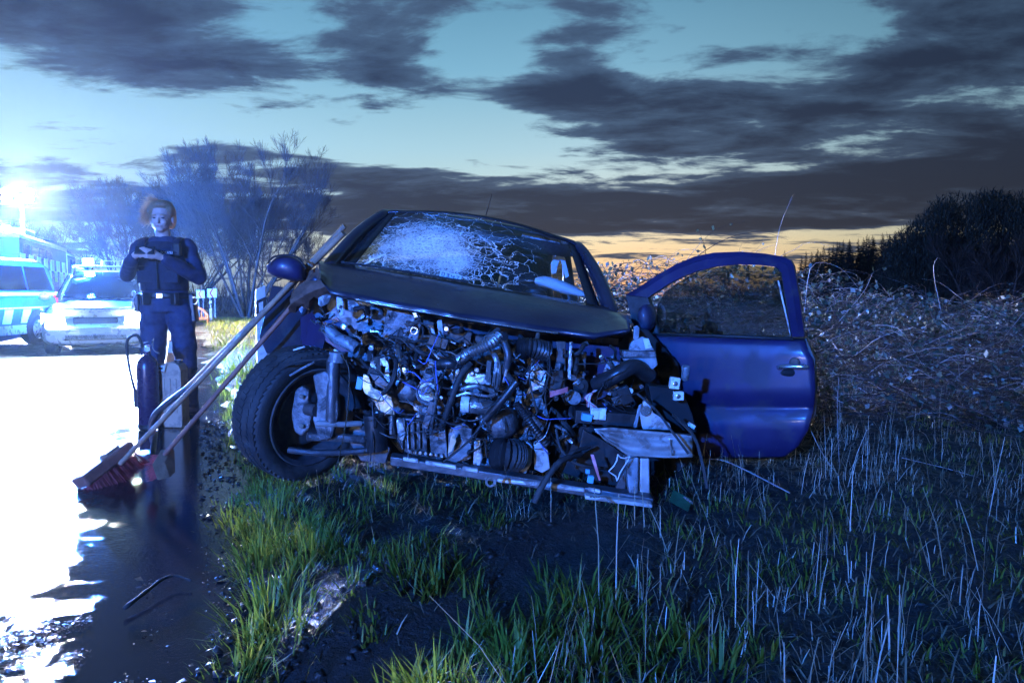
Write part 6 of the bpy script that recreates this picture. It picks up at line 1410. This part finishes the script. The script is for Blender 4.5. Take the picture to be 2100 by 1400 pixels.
for s in (-1, 1):
    MB().ell((s*.029, -.0795, 1.593), (.0125, .006, .0055)).build('eye', 'eye_dark', body, world=False, smooth=True)
    MB().tube([Vector((s*.014, -.088, 1.612)), Vector((s*.030, -.086, 1.617)), Vector((s*.046, -.074, 1.612))], [.003, .0038, .002], 6).build('eyebrow', 'hair_blonde', body, world=False)
MB().ell((0, -.0885, 1.5335), (.019, .006, .0045)).build('mouth', 'lips', body, world=False, smooth=True)
# hair: drawn back, loose fringe standing out on one side
hr = MB(); hr.ell((0, .034, 1.648), (.090, .092, .092)); hr.ell((0, -.010, 1.694), (.074, .080, .036)); hr.ell((-.066, -.010, 1.655), (.026, .05, .045)); hr.ell((.066, -.010, 1.655), (.024, .05, .045)); hr.ell((-.055, .045, 1.60), (.040, .07, .085)); hr.ell((.05, .05, 1.60), (.034, .06, .08)); hr.ell((-.03, .12, 1.62), (.055, .05, .07))
hair = remesh(hr, 'hair', 'hair_blonde', off_, .008, 4)
rh = random.Random(3); hs = MB()
for k in range(900):
    a = rh.uniform(1.2, 4.4); e = rh.uniform(-.5, 1.2); d = Vector((math.cos(a)*math.cos(e)*.9-.25, .35+.3*math.sin(a), math.sin(e))); d.normalize(); p = Vector((0, .03, 1.64))+Vector((d.x*.082, d.y*.085, d.z*.088)); L = rh.uniform(.015, .065)*(1.6 if d.x < -.3 else .6)
    hs.tube([p, p+d*L*.6+Vector((-.01, .01, .0)), p+d*L+Vector((-.02, .02, -.02))+Vector((rh.gauss(0, .008), 0, rh.gauss(0, .008)))], [.0012, .001, .0006], 3, False)
for k in range(26):
    a = lerp(-1.25, 1.25, k/25); p0 = Vector((math.sin(a)*.068, -.062+.035*abs(a), 1.652-.020*a*a)); hs.tube([p0, p0+Vector((math.sin(a)*.012, .045, .045)), Vector((math.sin(a)*.06, .04, 1.725))], .006, 5, False)
hs.build('hair_strands', 'hair_blonde', hair, world=False, weld=False)
# clothes
jk = MB(); ring_body(jk, [(0, .02, .97, .172, .122), (0, .02, 1.05, .165, .118), (0, .015, 1.15, .150, .115), (0, .012, 1.28, .165, .124), (0, .02, 1.38, .170, .108), (0, .022, 1.43, .125, .085), (0, .02, 1.465, .072, .068)])
for i in (0, 1):
    jk.blob(SH[i]+Vector((0, 0, -.005)), .062, EL[i], .053, 14); jk.blob(EL[i], .053, WR[i]-(WR[i]-EL[i])*.06, .044, 14)
    d = (EL[i]-SH[i])
    for t_ in (.35, .6, .82): jk.ell(SH[i]+d*t_+Vector((0, -.01, 0)), (.061-.008*t_, .058, .020))
    d = WR[i]-EL[i]
    for t_ in (.2, .5, .78): jk.ell(EL[i]+d*t_, (.053-.010*t_, .050-.008*t_, .036))
jacket = remesh(jk, 'jacket', 'uniform', off_, .010, 3, folds=.011)
tr_ = MB(); ring_body(tr_, [(0, .02, 1.06, .158, .118), (0, .02, .98, .172, .125), (0, .02, .90, .178, .125)])
for x in (-.085, .105):
    tr_.blob((x, .02, .90), .100, (x*1.25, .0, .50), .078, 16); tr_.blob((x*1.25, .0, .50), .076, (x*1.35, .03, .12), .066, 16)
    for z_, r_ in ((.62, .086), (.46, .082), (.34, .076), (.20, .074), (.14, .074)): tr_.ell((x*1.3, .01, z_), (r_, r_, .022))
trousers = remesh(tr_, 'trousers', 'uniform', off_, .011, 3, folds=.012)
for x in (-.115, .142):
    bt_ = MB(); bt_.blob((x, .035, .16), .058, (x, .035, .05), .054); bt_.blob((x, .04, .045), .046, (x*1.06, -.115, .040), .044); bt_.ell((x*1.06, -.13, .045), (.045, .05, .040)); remesh(bt_, 'boot', 'leather', off_, .009, 3)
vs_ = MB(); ring_body(vs_, [(0, .012, 1.06, .168, .140), (0, .010, 1.12, .168, .146), (0, .008, 1.28, .176, .154), (0, .015, 1.37, .152, .130), (0, .02, 1.425, .112, .090)]); vest = remesh(vs_, 'vest', 'vest_fabric', off_, .010, 2)
def on_vest(name, m_, x, z, w_, h_, d_=.03, y=-.150, par=None, bevel=.006): return LB(name, m_, par or vest, (x, y-(.0 if abs(x) < .08 else -.025), z), (w_, d_, h_), rz(-x*1.6), bevel)
on_vest('pocket', 'vest_fabric', -.095, 1.16, .10, .09); on_vest('pocket', 'vest_fabric', .09, 1.16, .10, .09); on_vest('pocket', 'vest_fabric', -.10, 1.29, .085, .10); on_vest('radio', 'leather', .135, 1.36, .05, .09, .035); on_vest('zip', 'leather', 0, 1.22, .012, .30, .012, -.152)
for s in (-1, 1): MB().tube(smoothpts([Vector((s*.115, -.135, 1.33)), Vector((s*.12, -.07, 1.425)), Vector((s*.12, .06, 1.44)), Vector((s*.12, .15, 1.35))], 12), .016, 6, True, 1.8).build('shoulder_strap', 'vest_fabric', vest, world=False, smooth=True)
def text_part(s_, size, loc, rot, par, m_, nm):
    cu = bpy.data.curves.new(nm, 'FONT'); cu.body = s_; cu.size = size; cu.align_x = 'CENTER'; cu.align_y = 'CENTER'; cu.extrude = .0008
    o_ = bpy.data.objects.new(nm, cu); COL.objects.link(o_); dg = bpy.context.evaluated_depsgraph_get(); me = bpy.data.meshes.new_from_object(o_.evaluated_get(dg)); bpy.data.objects.remove(o_)
    me.transform(Matrix.Translation(loc)@rot.to_4x4()); me.materials.clear(); me.materials.append(MATS[m_]); r_ = bpy.data.objects.new(nm, me); COL.objects.link(r_); r_.parent = par; return r_
tg = on_vest('name_patch', 'vest_fabric', .072, 1.335, .088, .036, .010, -.152)
text_part('POLIZEI', .025, Vector((.072, -.1595, 1.335)), rz(-.115)@rx(R(90)), tg, 'print_white', 'lettering')
on_vest('badge', 'print_white', .088, 1.285, .028, .010, .008, -.162, bevel=.001)
# belt with pouches, pistol holster, cuffs, key ring
bl_ = MB(); ring_body(bl_, [(0, .02, 1.0, .182, .135), (0, .02, 1.045, .180, .133)]); belt = remesh(bl_, 'belt', 'leather', off_, .009, 1)
LB('buckle', 'bare_bright', belt, (0.0, -.120, 1.022), (.045, .012, .035), None, .003); LB('pouch', 'leather', belt, (-.10, -.105, 1.00), (.06, .045, .085), rz(.5), .008); LB('pouch', 'leather', belt, (.10, -.105, 1.0), (.05, .04, .09), rz(-.5), .008)
LB('holster', 'leather', belt, (.195, .02, .93), (.045, .09, .22), ry(R(-4)), .012); LB('holster', 'leather', belt, (-.192, .0, .97), (.04, .06, .13), None, .01)
MB().tube([Vector((.215+.022*math.cos(a), -.02, .985+.026*math.sin(a))) for a in (6.283*k/16 for k in range(17))], .004, 6, False).build('handcuff', 'bare_bright', belt, world=False)
MB().tube([Vector((-.205+.012*math.cos(a), -.03, 1.04+.018*math.sin(a))) for a in (6.283*k/12 for k in range(13))], .003, 6, False).build('key_ring', 'bare_bright', belt, world=False)
MB().tube(smoothpts([Vector((-.20, -.03, 1.02)), Vector((-.215, -.04, .98)), Vector((-.20, -.04, .93)), Vector((-.215, -.05, .90))], 10), .004, 5).build('lanyard', 'wire_white', belt, world=False)
# phone in her hands: a thing of its own
ph = thing('phone', 'dark mobile phone held in the officer\'s hands', 'phone', tuple(Vector((q.x, q.y, OZ))+rz(R(10))@PH*OS), R(10)); ph.scale = (OS, OS, OS)
LB('phone_body', 'leather', ph, (0, 0, 0), (.13, .010, .068), rx(R(-35)), .004); LB('screen', 'dark_glass', ph, (0, .0046, .0032), (.118, .002, .058), rx(R(-35)), 0)
